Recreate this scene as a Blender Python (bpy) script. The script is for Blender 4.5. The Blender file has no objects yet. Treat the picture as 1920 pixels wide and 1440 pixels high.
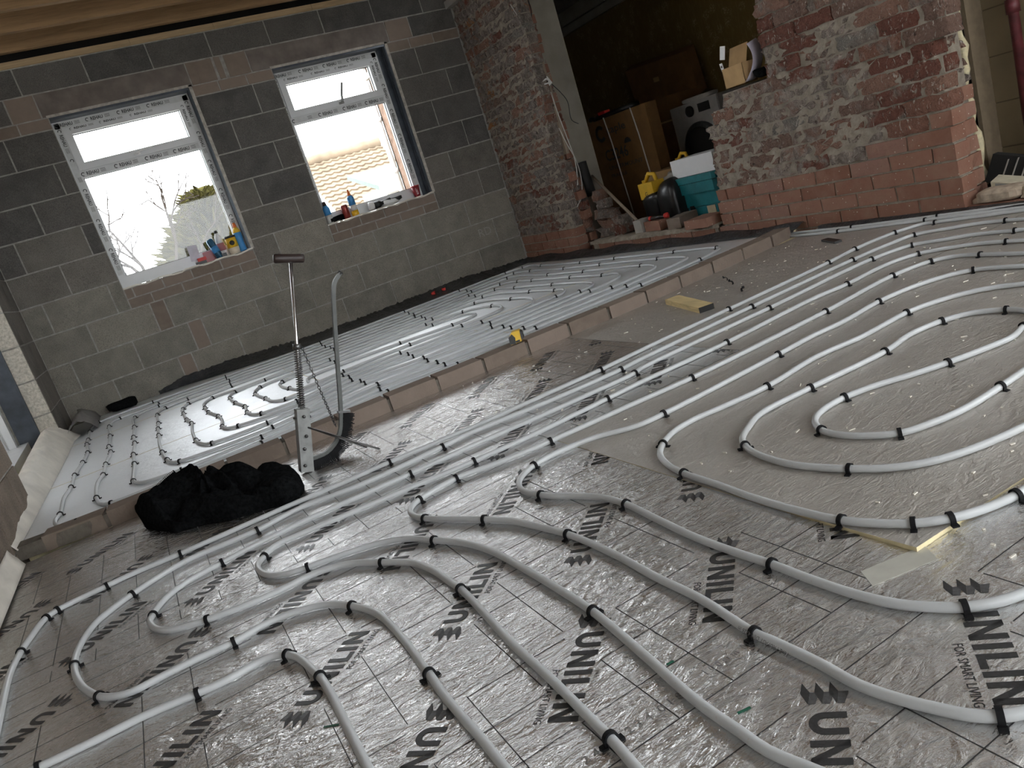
import bpy, math, random
import numpy as np
from mathutils import Vector, Matrix
random.seed(7); rng = np.random.default_rng(7)
S = bpy.context.scene
COL = S.collection
PI = math.pi

# ------------------------------------------------------------------ camera
RC = np.array([[0.83690942, -0.45936859, -0.29759557],
               [-0.37282025, -0.08035869, -0.92441741],
               [0.40073393, 0.88460329, -0.23851485]])      # rows: right, down, forward
CC = np.array([-3.07915668, -6.58848768, 0.74786495]); FPX = 1474.976
cam = bpy.data.cameras.new('camera'); camo = bpy.data.objects.new('camera', cam); COL.objects.link(camo)
cam.sensor_fit = 'HORIZONTAL'; cam.sensor_width = 36.0; cam.lens = FPX / 1920 * 36.0
cam.clip_start = 0.02; cam.clip_end = 300
M4 = Matrix.Identity(4)
for i in range(3):
    M4[i][0] = RC[0][i]; M4[i][1] = -RC[1][i]; M4[i][2] = -RC[2][i]; M4[i][3] = CC[i]
camo.matrix_world = M4
S.camera = camo
# ------------------------------------------------------------------ sky and exposure
W = bpy.data.worlds.new('overcast_sky'); S.world = W; W.use_nodes = True
bg = W.node_tree.nodes['Background']; bg.inputs[0].default_value = (0.93, 0.97, 1.0, 1); bg.inputs[1].default_value = 5.0
S.view_settings.view_transform = 'Standard'; S.view_settings.look = 'None'
S.view_settings.gamma = 1.0; S.view_settings.use_curve_mapping = False
S.view_settings.exposure = 0.9

# ------------------------------------------------------------------ helpers
def ray(px, py): return RC.T @ np.array([(px - 960) / FPX, (py - 720) / FPX, 1.0])
def on_plane(px, py, n, d):
    n = np.array(n, float); r = ray(px, py); return CC + (d - n @ CC) / (n @ r) * r
def on_z(px, py, z): return on_plane(px, py, (0, 0, 1), z)
FN = (0.0072, 0, 1.0)                                          # far floor: a hair out of level
def far_z(x): return 0.0148 - 0.0072 * x
YB = -0.022473; OB = np.array([-2.62403, -5.67853])            # layout grid of the foil boards
EX = np.array([math.cos(YB), math.sin(YB)]); EY = np.array([-math.sin(YB), math.cos(YB)])
def g2w(a, b): return OB + a * EX + b * EY
def w2g(x, y):
    q = np.array([x, y]) - OB; return q @ EX, q @ EY
def lift(x, y):                                                # the dusty board whose near corner stands proud
    a, b = w2g(x, y)
    if a < 0.5 or b < -0.1 or b > 1.1: return 0.0
    return max(0.0, 0.010 * (1 - (a - 0.5) / .32 - (b + 0.1) / .32))
AB = -0.0140943; NB = np.array([math.cos(AB), math.sin(AB), 0]); DB = 0.45592   # brick wall plane
def bx(y): return (DB - NB[1] * y) / NB[0]
def lw(y): return -3.575 + 0.029 * y                           # left wall inner face

KP = [(-3.70, -3.285), (-3.45, -3.345), (-3.0, -3.385), (-1.755, -3.447), (-.89, -3.475), (.065, -3.432), (.30, -3.38)]
KX = [p[0] for p in KP]; KY = [p[1] for p in KP]
def ky(x): return float(np.interp(x, KX, KY))                    # near face of the brick kerb
class MB:
    def __init__(s): s.v = []; s.f = []; s.m = []
    def add(s, v, f, mi=0):
        o = len(s.v); s.v += [tuple(map(float, p)) for p in v]; s.f += [tuple(i + o for i in q) for q in f]; s.m += [mi] * len(f); return s
    def box(s, x0, x1, y0, y1, z0, z1, mi=0):
        v = [(x, y, z) for z in (z0, z1) for y in (y0, y1) for x in (x0, x1)]
        return s.add(v, [(0, 2, 3, 1), (4, 5, 7, 6), (0, 1, 5, 4), (2, 6, 7, 3), (0, 4, 6, 2), (1, 3, 7, 5)], mi)
    def obox(s, c, ax, ay, az, mi=0):
        c, ax, ay, az = map(np.array, (c, ax, ay, az))
        v = [c + i * ax + j * ay + k * az for k in (-1, 1) for j in (-1, 1) for i in (-1, 1)]
        f = [(0, 2, 3, 1), (4, 5, 7, 6), (0, 1, 5, 4), (2, 6, 7, 3), (0, 4, 6, 2), (1, 3, 7, 5)]
        if np.dot(np.cross(ax, ay), az) < 0: f = [q[::-1] for q in f]
        return s.add(v, f, mi)
    def prism(s, poly, fn, h0, h1, mi=0):
        n = len(poly); v = [fn(a, b, h0) for a, b in poly] + [fn(a, b, h1) for a, b in poly]
        f = [tuple(range(n - 1, -1, -1)), tuple(range(n, 2 * n))] + [(i, (i + 1) % n, n + (i + 1) % n, n + i) for i in range(n)]
        return s.add(v, f, mi)
    def tube(s, pts, r, n=8, cap=True, mi=0, closed=False):
        P = [np.array(p, float) for p in pts]; k = len(P)
        rr = r if hasattr(r, '__len__') else [r] * k
        T = []
        for i in range(k):
            a = P[(i + 1) % k] if closed else P[min(i + 1, k - 1)]; b = P[(i - 1) % k] if closed else P[max(i - 1, 0)]
            t = a - b; T.append(t / (np.linalg.norm(t) + 1e-12))
        u = np.cross(T[0], [0, 0, 1.0])
        if np.linalg.norm(u) < 1e-3: u = np.cross(T[0], [0, 1.0, 0])
        u /= np.linalg.norm(u); v = []; f = []
        for i in range(k):
            u = u - T[i] * (u @ T[i]); u /= np.linalg.norm(u) + 1e-12; w = np.cross(T[i], u)
            for j in range(n):
                a = 2 * PI * j / n; v.append(P[i] + rr[i] * (math.cos(a) * u + math.sin(a) * w))
        for i in range(k if closed else k - 1):
            for j in range(n):
                a = i * n + j; b = i * n + (j + 1) % n; i2 = (i + 1) % k
                f.append((a, b, i2 * n + (j + 1) % n, i2 * n + j))
        if cap and not closed:
            f.append(tuple(range(n - 1, -1, -1))); f.append(tuple((k - 1) * n + j for j in range(n)))
        return s.add(v, f, mi)
    def lathe(s, prof, c, n=20, mi=0, axis=(0, 0, 1)):
        az = np.array(axis, float); az /= np.linalg.norm(az)
        ax = np.cross(az, [0, 1, 0.0]) if abs(az[1]) < .9 else np.cross(az, [1.0, 0, 0]); ax /= np.linalg.norm(ax); ay = np.cross(az, ax)
        c = np.array(c, float); v = []; f = []
        for r, h in prof:
            for j in range(n):
                a = 2 * PI * j / n; v.append(c + az * h + r * (math.cos(a) * ax + math.sin(a) * ay))
        for i in range(len(prof) - 1):
            for j in range(n): f.append((i * n + j, i * n + (j + 1) % n, (i + 1) * n + (j + 1) % n, (i + 1) * n + j))
        f.append(tuple(range(n - 1, -1, -1))); f.append(tuple((len(prof) - 1) * n + j for j in range(n)))
        return s.add(v, f, mi)
    def mesh(s, name, mats, smooth=False):
        me = bpy.data.meshes.new(name); me.from_pydata(s.v, [], s.f)
        for m in (mats if isinstance(mats, (list, tuple)) else [mats]): me.materials.append(m)
        for i, p in enumerate(me.polygons):
            p.material_index = s.m[i]; p.use_smooth = smooth
        me.update(); return me
    def build(s, name, mats, parent=None, smooth=False, loc=None):
        return link(name, s.mesh(name, mats, smooth), parent, loc)
def link(name, me, parent=None, loc=None, rot=None):
    o = bpy.data.objects.new(name, me); COL.objects.link(o); o.parent = parent
    if parent is not None and parent.type == 'EMPTY' and loc is None:
        o.matrix_parent_inverse = pinv(parent)
    if loc is not None: o.location = loc
    if rot is not None: o.rotation_euler = rot
    return o
def pinv(p):                                                     # parents are unrotated empties or meshes at the origin
    l = Vector((0, 0, 0)); q = p
    while q is not None: l = l + q.location; q = q.parent
    return Matrix.Translation(-l)
def tag(o, label, cat, group=None):
    o['label'] = label; o['category'] = cat
    if group: o['group'] = group
    return o
def struct(o): o['kind'] = 'structure'; return o
def thing(name, loc, label, cat, group=None):
    o = bpy.data.objects.new(name, None); COL.objects.link(o); o.location = tuple(map(float, loc)); o.empty_display_size = .05
    return tag(o, label, cat, group)
def noise2(n, m, cells, r):                                       # smooth random field n x m
    a = r.standard_normal((cells[0] + 2, cells[1] + 2)); X = np.linspace(0, cells[0], n); Y = np.linspace(0, cells[1], m)
    xi = X.astype(int); yi = Y.astype(int); fx = X - xi; fy = Y - yi; fx = fx * fx * (3 - 2 * fx); fy = fy * fy * (3 - 2 * fy)
    A = a[np.ix_(xi, yi)]; B = a[np.ix_(xi + 1, yi)]; Cc = a[np.ix_(xi, yi + 1)]; D = a[np.ix_(xi + 1, yi + 1)]
    fx = fx[:, None]; fy = fy[None]
    return (A * (1 - fx) + B * fx) * (1 - fy) + (Cc * (1 - fx) + D * fx) * fy
def grid_faces(n, m, wrap=False):
    return [(i * m + j, (i + 1) * m + j, (i + 1) * m + (j + 1) % m, i * m + (j + 1) % m) for i in range(n - 1) for j in range(m if wrap else m - 1)]
def catmull(P, step):
    P = [np.array(p, float) for p in P]; Q = [2 * P[0] - P[1]] + P + [2 * P[-1] - P[-2]]; out = []
    for i in range(1, len(Q) - 2):
        a, b, c, d = Q[i - 1:i + 3]
        L = np.linalg.norm(c - b)
        if L < 1e-6: continue
        t0 = 0; t1 = t0 + max(np.linalg.norm(b - a), 1e-4) ** .5; t2 = t1 + L ** .5; t3 = t2 + max(np.linalg.norm(d - c), 1e-4) ** .5
        k = max(1, int(math.ceil(L / step)))
        for j in range(k):
            t = t1 + (t2 - t1) * j / k
            A1 = (t1 - t) / (t1 - t0) * a + (t - t0) / (t1 - t0) * b; A2 = (t2 - t) / (t2 - t1) * b + (t - t1) / (t2 - t1) * c
            A3 = (t3 - t) / (t3 - t2) * c + (t - t2) / (t3 - t2) * d
            B1 = (t2 - t) / (t2 - t0) * A1 + (t - t0) / (t2 - t0) * A2; B2 = (t3 - t) / (t3 - t1) * A2 + (t - t1) / (t3 - t1) * A3
            out.append((t2 - t) / (t2 - t1) * B1 + (t - t1) / (t2 - t1) * B2)
    out.append(P[-1]); return out

# ------------------------------------------------------------------ materials
class NT:
    def __init__(s, name):
        s.m = bpy.data.materials.new(name); s.m.use_nodes = True; s.t = s.m.node_tree; s.n = s.t.nodes
        s.b = s.n['Principled BSDF']; s.out = s.n['Material Output']
    def node(s, typ, **k):
        nd = s.n.new(typ)
        for a, v in k.items(): setattr(nd, a, v)
        return nd
    def put(s, sock, v):
        if isinstance(v, bpy.types.NodeSocket): s.t.links.new(v, sock)
        elif isinstance(v, (tuple, list)) and len(v) == 3 and sock.type == 'RGBA': sock.default_value = (*v, 1)
        else: sock.default_value = v
    def pos(s): return s.node('ShaderNodeNewGeometry').outputs['Position']
    def obj(s): return s.node('ShaderNodeTexCoord').outputs['Object']
    def rnd(s): return s.node('ShaderNodeObjectInfo').outputs['Random']
    def scale(s, vec, sc):
        nd = s.node('ShaderNodeMapping'); s.put(nd.inputs[0], vec); nd.inputs['Scale'].default_value = sc; return nd.outputs[0]
    def noise(s, vec, scale, detail=4, rough=.55, dist=0.0):
        nd = s.node('ShaderNodeTexNoise'); s.put(nd.inputs['Vector'], vec)
        for k, v in (('Scale', scale), ('Detail', detail), ('Roughness', rough), ('Distortion', dist)): nd.inputs[k].default_value = v
        return nd.outputs['Fac']
    def voro(s, vec, scale, feat='F1', rand=1.0):
        nd = s.node('ShaderNodeTexVoronoi', feature=feat); s.put(nd.inputs['Vector'], vec); nd.inputs['Scale'].default_value = scale
        nd.inputs['Randomness'].default_value = rand; return nd.outputs['Distance']
    def ramp(s, fac, stops, interp='LINEAR'):
        nd = s.node('ShaderNodeValToRGB'); s.put(nd.inputs[0], fac); e = nd.color_ramp.elements; nd.color_ramp.interpolation = interp
        while len(e) < len(stops): e.new(.5)
        for i, (p, c) in enumerate(stops):
            e[i].position = p; e[i].color = (*c, 1) if hasattr(c, '__len__') else (c, c, c, 1)
        return nd.outputs[0]
    def mix(s, f, a, b, typ='MIX'):
        nd = s.node('ShaderNodeMix', data_type='RGBA', blend_type=typ); s.put(nd.inputs[0], f); s.put(nd.inputs[6], a); s.put(nd.inputs[7], b); return nd.outputs[2]
    def math(s, op, a, b=0.0):
        nd = s.node('ShaderNodeMath', operation=op); s.put(nd.inputs[0], a); s.put(nd.inputs[1], b); return nd.outputs[0]
    def bump(s, h, strength=.3, dist=.01):
        nd = s.node('ShaderNodeBump'); s.put(nd.inputs['Height'], h); nd.inputs['Strength'].default_value = strength; nd.inputs['Distance'].default_value = dist
        s.put(s.b.inputs['Normal'], nd.outputs[0]); return nd
    def fin(s, col=None, rough=None, metal=None, spec=None):
        if col is not None: s.put(s.b.inputs['Base Color'], col)
        if rough is not None: s.put(s.b.inputs['Roughness'], rough)
        if metal is not None: s.put(s.b.inputs['Metallic'], metal)
        if spec is not None:
            s.put(s.b.inputs['Specular IOR Level'], spec)
            if spec <= .1: s.b.inputs['IOR'].default_value = 1.04
        return s.m
def plain(name, c, rough=.6, metal=0.0, var=.12, sc=30, bump=0.0, bsc=60, spec=.5):
    t = NT(name); p = t.pos(); n = t.noise(p, sc, 4)
    lo = tuple(x * (1 - var) for x in c); hi = tuple(min(1, x * (1 + var)) for x in c)
    col = t.ramp(n, [(.3, lo), (.7, hi)])
    if bump: t.bump(t.noise(p, bsc, 5), bump, .004)
    return t.fin(col, rough, metal, spec)
def m_block(name, dark, light):
    t = NT(name); p = t.pos(); r = t.rnd()
    base = t.ramp(r, [(0, dark), (.55, tuple((a + b) / 2 for a, b in zip(dark, light))), (1, light)])
    n = t.noise(p, 7, 5); c = t.mix(t.ramp(n, [(.35, 0), (.75, .55)]), base, tuple(x * 1.45 for x in light))
    f = t.noise(p, 190, 3, .7); c = t.mix(t.ramp(f, [(.36, .55), (.5, 0)]), c, tuple(x * .35 for x in dark))
    c = t.mix(t.ramp(f, [(.6, 0), (.72, .4)]), c, (.36, .33, .29))
    h = t.math('ADD', t.noise(p, 160, 3, .7), t.math('MULTIPLY', n, .6)); t.bump(h, .55, .005)
    return t.fin(c, .95, 0, .15)
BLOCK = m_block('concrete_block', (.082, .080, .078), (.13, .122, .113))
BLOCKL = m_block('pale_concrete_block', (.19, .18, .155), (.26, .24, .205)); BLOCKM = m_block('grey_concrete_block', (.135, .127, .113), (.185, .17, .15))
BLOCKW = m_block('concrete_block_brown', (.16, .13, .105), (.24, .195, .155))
LINTEL = plain('lintel_concrete', (.17, .145, .13), .9, 0, .25, 9, .3, 50, .2)
def m_mortar(name, c):
    t = NT(name); p = t.pos(); n = t.noise(p, 25, 5)
    t.bump(t.noise(p, 70, 5), .8, .006)
    return t.fin(t.ramp(n, [(.3, tuple(x * .6 for x in c)), (.7, c)]), .95, 0, .15)
MORTAR = m_mortar('grey_mortar', (.42, .405, .37)); MORTARB = m_mortar('brown_mortar', (.38, .33, .27))
def m_slip():
    t = NT('concrete_brick'); p = t.pos(); n = t.noise(p, 18, 5); r = t.rnd()
    b = t.ramp(r, [(0, (.175, .138, .112)), (1, (.24, .19, .158))]); c = t.mix(t.ramp(n, [(.35, 0), (.8, .5)]), b, (.29, .235, .195))
    t.bump(t.noise(p, 120, 4), .4, .004); return t.fin(c, .95, 0, .15)
SLIP = m_slip()
def m_brick():
    t = NT('red_brick'); p = t.pos(); r = t.rnd()
    b = t.ramp(r, [(0, (.22, .105, .072)), (.5, (.27, .138, .098)), (.8, (.31, .17, .125)), (1, (.25, .14, .112))])
    n = t.noise(p, 14, 5); c = t.mix(t.ramp(n, [(.4, 0), (.75, .5)]), b, (.33, .21, .155))
    sp = t.voro(p, 38); c = t.mix(t.ramp(sp, [(.07, .9), (.13, 0)]), c, (.74, .68, .60))
    t.bump(t.math('ADD', n, t.noise(p, 90, 4)), .45, .005); return t.fin(c, .9, 0, .2)
BRICK = m_brick()
def m_rough(name, amt, pink, reds=0):
    t = NT(name); p = t.pos(); r = t.rnd(); pz = t.scale(p, (1, 1, .45)); r2 = t.math('FRACT', t.math('MULTIPLY', r, 7.13)); r3 = t.math('FRACT', t.math('MULTIPLY', r, 3.71))
    b = t.ramp(r2, [(0, (.23, .085, .058)), (.28, (.31, .145, .10)), (.5, (.27, .165, .128)), (.7, (.36, .20, .145)), (.93, (.44, .19, .07)), (.97, (.28, .26, .23))], 'CONSTANT')
    n = t.noise(p, 9, 6, .6, .6); m = t.math('ADD', n, t.math('MULTIPLY', t.math('SUBTRACT', r3, .5), .30))
    dust = t.mix(t.ramp(t.noise(pz, 30, 5), [(.38, 0), (.62, 1)]), tuple(x * .48 for x in pink), pink); dust = t.mix(t.math('MULTIPLY', r, .35), dust, (.20, .175, .155))
    c = t.mix(t.ramp(m, [(amt - .07, 0), (amt + .06, .95)]), dust, b)
    k = t.noise(pz, 52, 5, .6, 1.2); c = t.mix(t.ramp(k, [(.60, 0), (.66, .9)]), c, (.64, .58, .50))
    d = t.noise(p, 21, 4, .6, .5); c = t.mix(t.ramp(d, [(.26, .85), (.37, 0)]), c, (.06, .035, .025))
    t.bump(t.math('ADD', t.math('MULTIPLY', n, .9), t.math('ADD', k, t.noise(p, 110, 4))), 1.0, .03); return t.fin(c, .85, 0, .35)
ROUGH = m_rough('plaster_stained_brick', .54, (.42, .35, .305)); ROUGHR = m_rough('hacked_brick', .52, (.52, .43, .37)); ROUGHP = m_rough('pink_stained_brick', .40, (.46, .36, .30))
def m_foil(name, base, metal, rough, wr, dust, dustc, wscale=1.0):
    t = NT(name); p = t.pos(); q = t.scale(p, (.55, 1.25, 1))
    a = t.noise(q, 26 * wscale, 5, .55, 1.6); b = t.voro(t.scale(p, (.5, 1.1, 1)), 13 * wscale, 'DISTANCE_TO_EDGE'); e = t.noise(q, 80 * wscale, 3, .5, 2.2)
    crease = t.ramp(b, [(0, 1), (.06, 0)])
    big = t.noise(p, 5, 3)
    h = t.math('ADD', t.math('MULTIPLY', a, .9), t.math('ADD', t.math('MULTIPLY', crease, .10), t.math('ADD', t.math('MULTIPLY', e, .32), t.math('MULTIPLY', big, 2.0))))
    t.bump(h, wr, .02)
    d = t.noise(p, 6, 5, .6); f = t.noise(p, 120, 3, .7)
    df = t.math('MULTIPLY', t.ramp(d, [(.25, dust * .5), (.75, dust)]), t.ramp(f, [(.3, .7), (.7, 1.0)]))
    c = t.mix(df, base, dustc)
    t.fin(c, t.math('ADD', rough, t.math('MULTIPLY', df, .35)), t.math('SUBTRACT', metal, t.math('MULTIPLY', df, .75))); return t.m
FOIL = m_foil('printed_foil', (.84, .84, .835), 1.0, .19, .40, .16, (.48, .465, .445))
FOILD = m_foil('dusty_foil', (.70, .67, .63), .95, .30, .45, .58, (.35, .315, .28), 1.3)
FOILF = m_foil('bright_foil', (.86, .88, .90), .95, .36, .22, .55, (.74, .75, .77), 1.0)
FOAM = plain('cream_foam', (.72, .62, .38), .9, 0, .1, 40, .2)
INK = plain('black_ink', (.030, .030, .031), .45, 0, .3, 200); INKF = plain('faded_ink', (.12, .12, .12), .5, 0, .3, 200)
INKG = plain('grey_ink', (.075, .075, .078), .42, 0, .3, 200)
def m_pipe():
    t = NT('white_pipe_plastic'); p = t.pos(); n = t.noise(p, 9, 5); f = t.noise(p, 150, 3)
    c = t.mix(t.ramp(n, [(.5, 0), (.85, .4)]), (.50, .515, .525), (.38, .37, .345)); c = t.mix(t.ramp(f, [(.68, 0), (.76, .5)]), c, (.42, .37, .31))
    return t.fin(c, .34, 0, .45)
PIPE = m_pipe()
BLACKP = plain('black_plastic', (.012, .012, .013), .42, 0, .2, 50); CLOTH = plain('black_cloth', (.008, .0085, .009), .95, 0, .5, 90, .5, 300, .1)
def m_dpm():
    t = NT('black_polythene'); p = t.pos(); n = t.noise(p, 22, 5, .6, 1.5); t.bump(n, .8, .03)
    return t.fin(t.mix(t.ramp(t.noise(p, 12, 5), [(.4, 0), (.75, .6)]), (.016, .019, .023), (.10, .10, .097)), .32, 0, .5)
DPM = m_dpm()
WHITES = plain('white_membrane', (.66, .62, .55), .6, 0, .15, 8, .3, 20)
def m_wood(name, c, sc=(2, 30, 30)):
    t = NT(name); p = t.pos(); q = t.scale(p, sc); n = t.noise(q, 2.2, 5, .6, .6)
    col = t.ramp(n, [(.3, tuple(x * .75 for x in c)), (.55, c), (.75, tuple(min(1, x * 1.12) for x in c))])
    k = t.voro(t.scale(p, (1.6, 4, 6)), 1.3); col = t.mix(t.ramp(k, [(.05, .85), (.1, 0)]), col, tuple(x * .25 for x in c))
    return t.fin(col, .7, 0, .3)
JOIST = m_wood('joist_timber', (.33, .205, .105)); PLATE = m_wood('plate_timber', (.46, .33, .19)); WOODY = m_wood('pale_softwood', (.66, .52, .27), (20, 3, 30))
WOODD = m_wood('grey_weathered_wood', (.30, .24, .18), (20, 20, 3))
UPVC = plain('white_upvc', (.62, .63, .64), .35, 0, .05, 6); TAPE = plain('protective_film', (.55, .56, .56), .42, 0, .12, 15); GREYS = plain('grey_closer', (.055, .065, .08), .3, .3, .3, 12)
STEEL = plain('galvanised_steel', (.27, .275, .27), .5, .35, .2, 25, .1); STEELD = plain('dark_steel', (.16, .16, .16), .4, .9, .2, 40); CHROME = plain('bright_metal', (.75, .75, .75), .2, 1, .05)
DKWOOD = plain('dark_handle', (.030, .018, .016), .45, 0, .3, 30)
RAILM = plain('dark_grey_rail', (.10, .105, .10), .5, .2, .2, 25); CLIPM = plain('matt_black_clip', (.008, .008, .009), .75, 0, .2, 50, 0, 60, .2)
def m_glass():
    t = NT('window_glass'); t.n.remove(t.b)
    tr = t.node('ShaderNodeBsdfTransparent'); gl = t.node('ShaderNodeBsdfGlossy'); gl.inputs['Roughness'].default_value = .02
    mx = t.node('ShaderNodeMixShader'); fr = t.node('ShaderNodeFresnel'); fr.inputs[0].default_value = 1.45
    t.t.links.new(t.math('MULTIPLY', fr.outputs[0], .8), mx.inputs[0]); t.t.links.new(tr.outputs[0], mx.inputs[1]); t.t.links.new(gl.outputs[0], mx.inputs[2]); t.t.links.new(mx.outputs[0], t.out.inputs[0]); return t.m
GLASS = m_glass()
def C(name, c, rough=.5, metal=0.0, var=.08): return plain(name, c, rough, metal, var, 20)
YELLOW = C('yellow_plastic', (.75, .46, .03)); RED = C('red_plastic', (.55, .03, .025)); BLUE = C('blue_plastic', (.05, .25, .55)); ORANGE = C('orange_plastic', (.70, .16, .03))
WHITE = C('white_plastic', (.78, .78, .77)); CARD = plain('cardboard', (.46, .30, .14), .85, 0, .12, 14); CARDD = plain('brown_cardboard', (.19, .10, .036), .85, 0, .15, 10)
TEAL = plain('teal_plastic', (.012, .19, .22), .45, 0, .2, 12); PAPER = C('lilac_paper', (.62, .58, .68), .8); MAROON = C('maroon_cup', (.26, .02, .03), .5); CLEAR = C('translucent_plastic', (.62, .62, .60), .25)
AMBER = C('amber_liquid', (.80, .46, .02), .2); NAVY = C('navy_tin', (.02, .09, .16), .3, .4); PINK = C('pink_label', (.40, .16, .17)); TUB = C('cream_tub', (.66, .58, .46), .4)
CREAM = plain('cream_paint', (.27, .245, .20), .7, 0, .18, 5); TAN = plain('tan_paint', (.20, .155, .092), .75, 0, .15, 4); RUST = plain('oxblood_paint', (.09, .018, .022), .45, 0, .5, 18, .3)
EXPF = plain('expanding_foam', (.62, .55, .36), .85, 0, .3, 30, .8, 60); RUBBLE = plain('rubble', (.42, .34, .26), .95, 0, .3, 30, .8, 60); APPL = C('appliance_white', (.40, .39, .37), .4); DARK = C('dark_void', (.012, .012, .012), .8)
BAG = plain('black_bag', (.010, .010, .011), .3, 0, .3, 12, .5, 14); COPPER = C('cable_sheath', (.55, .53, .50), .5)
def m_paper():
    t = NT('floral_wallpaper'); p = t.pos(); v = t.voro(t.scale(p, (1, 1, 1)), 9); st = t.noise(t.scale(p, (8, 8, 1.2)), 6, 4, .6, 1.5); fl = t.noise(p, 60, 4, .7)
    c = t.mix(t.ramp(st, [(.52, 0), (.62, .5)]), (.17, .115, .038), (.24, .18, .075))
    m = t.math('MULTIPLY', t.ramp(v, [(.25, 1), (.42, 0)]), t.ramp(fl, [(.5, 0), (.58, 1)])); c = t.mix(t.math('MULTIPLY', m, .7), c, (.38, .30, .17))
    return t.fin(c, .8, 0, .3)
WALLP = m_paper()
DECK = plain('foil_roof_insulation', (.66, .66, .65), .55, .3, .1, 6); GROUND = plain('outside_ground', (.35, .34, .30), .95, 0, .2, 2); PLAST = plain('grey_plaster', (.36, .34, .31), .9, 0, .15, 5)

# ------------------------------------------------------------------ text
_tc = {}
def text_geo(txt, width=None, height=None, bold=0.0):
    key = (txt, bold)
    if key not in _tc:
        cu = bpy.data.curves.new('lettering', 'FONT'); cu.body = txt; cu.size = 1; cu.resolution_u = 2; cu.offset = bold
        o = bpy.data.objects.new('lettering', cu); COL.objects.link(o)
        dg = bpy.context.evaluated_depsgraph_get(); me = bpy.data.meshes.new_from_object(o.evaluated_get(dg))
        v = np.array([tuple(x.co) for x in me.vertices]); f = [tuple(q.vertices) for q in me.polygons]
        bpy.data.objects.remove(o); bpy.data.meshes.remove(me); bpy.data.curves.remove(cu)
        v[:, :2] -= v[:, :2].min(0); _tc[key] = (v, f)
    v, f = _tc[key]; ext = v[:, :2].max(0)
    k = (width / ext[0]) if width else 1; kh = (height / ext[1]) if height else k
    if not width: k = kh
    return v[:, :2] * np.array([k, kh]), f
def put_text(mb, txt, org, u, v, width=None, height=None, bold=0.0, mi=0):
    g, f = text_geo(txt, width, height, bold); org, u, v = map(np.array, (org, u, v))
    mb.add([org + a * u + b * v for a, b in g], f, mi)
def glyphs():
    def arc(cx, cy, r, a0, a1, n): return [(cx + r * math.cos(a0 + (a1 - a0) * i / n), cy + r * math.sin(a0 + (a1 - a0) * i / n)) for i in range(n + 1)]
    w = .23; out = []; x = 0
    def U(x): # left stem, bowl, right stem as one strip of quads
        o = [(x, 1)] + arc(x + .42, .42, .42, PI, 2 * PI, 12) + [(x + .84, 1)]; i = [(x + w, 1)] + arc(x + .42, .42, .42 - w, PI, 2 * PI, 12) + [(x + .84 - w, 1)]
        return [[o[k], o[k + 1], i[k + 1], i[k]] for k in range(len(o) - 1)]
    def N(x): return [[(x, 0), (x + w, 0), (x + w, 1), (x, 1)], [(x + .62, 0), (x + .85, 0), (x + .85, 1), (x + .62, 1)], [(x + w, 1), (x, 1), (x + .62, 0), (x + .85, 0)]]
    def I(x): return [[(x, 0), (x + w, 0), (x + w, 1), (x, 1)]]
    def L(x): return [[(x, 0), (x + w, 0), (x + w, 1), (x, 1)], [(x + w, 0), (x + .62, 0), (x + .62, .21), (x + w, .21)]]
    for fn, adv in ((U, 1.04), (N, 1.05), (I, .43), (L, .74), (I, .43), (N, .85)): out += fn(x); x += adv
    return out, x
GLY, GLW = glyphs()

# ------------------------------------------------------------------ FLOOR: slab, foil faced boards, print
slab = MB(); slab.box(-3.9, .7, -9.2, .05, -.2, -.065)
FLOOR = struct(slab.build('floor', plain('concrete_slab', (.3, .29, .27), .9)))
CAPH = .047
def mark_frame(kind, gx, gy):                                    # logo centre + reading direction, on the diagonal of the grid
    d = np.array([-1, -1]) / 2 ** .5 if kind == 'T' else np.array([1, 1]) / 2 ** .5
    return np.array([gx, gy]), d, np.array([-d[1], d[0]])
def mark_mesh():
    a = MB(); n = 0
    for q in GLY:
        p = [(.034 + x * CAPH, (y - .5) * CAPH) for x, y in q]; a.add([(x, y, 0) for x, y in p], [tuple(range(len(p)))], 0)
    for k in range(3):                                           # three slatted wings
        o = (-1.5 + k * .86) * .021
        sp = [(-.95, .12), (-.02, .5), (1.05, .36), (.02, 0)]; li = [(.0, .5), (.0, 1.02), (1.05, .74), (1.05, .38)]
        a.add([(u * .021 - .004, o + v * .021 * 1.15, 0) for u, v in sp], [(0, 1, 2, 3)], 0)
        a.add([(u * .021 - .004, o + v * .021 * 1.15, 0) for u, v in li], [(0, 1, 2, 3)], 1)
    put_text(a, 'FOR SMART LIVING', (.128, -.0455, 0), (1, 0, 0), (0, 1, 0), width=.122, height=.0125, mi=0)
    return a.mesh('printed_logo', [INK, INKG])
MARK = mark_mesh()
LAT = {0: [('T', .158, -.212), ('A', .23, -.765), ('T', .158, -.977)], 1: [('T', .055, .2), ('A', .150, .41), ('T', .035, .965), ('A', .15, -.355)], 2: [('A', .035, 1.175), ('T', .233, 1.73), ('A', .006, 1.94), ('T', .233, 2.495)]}
def clip_poly(poly, a0, a1, b0, b1):
    for ax, lim, sg in ((0, a0, 1), (0, a1, -1), (1, b0, 1), (1, b1, -1)):
        out = []
        for i in range(len(poly)):
            p, q = poly[i], poly[(i + 1) % len(poly)]; dp = sg * (p[ax] - lim); dq = sg * (q[ax] - lim)
            if dp >= 0: out.append(p)
            if dp * dq < 0:
                t = dp / (dp - dq); out.append(tuple(p[k] + t * (q[k] - p[k]) for k in (0, 1)))
        poly = out
        if len(poly) < 3: return []
    return poly
MV = [tuple(v.co) for v in MARK.vertices]; MF = [(tuple(p.vertices), p.material_index) for p in MARK.polygons]
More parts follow.
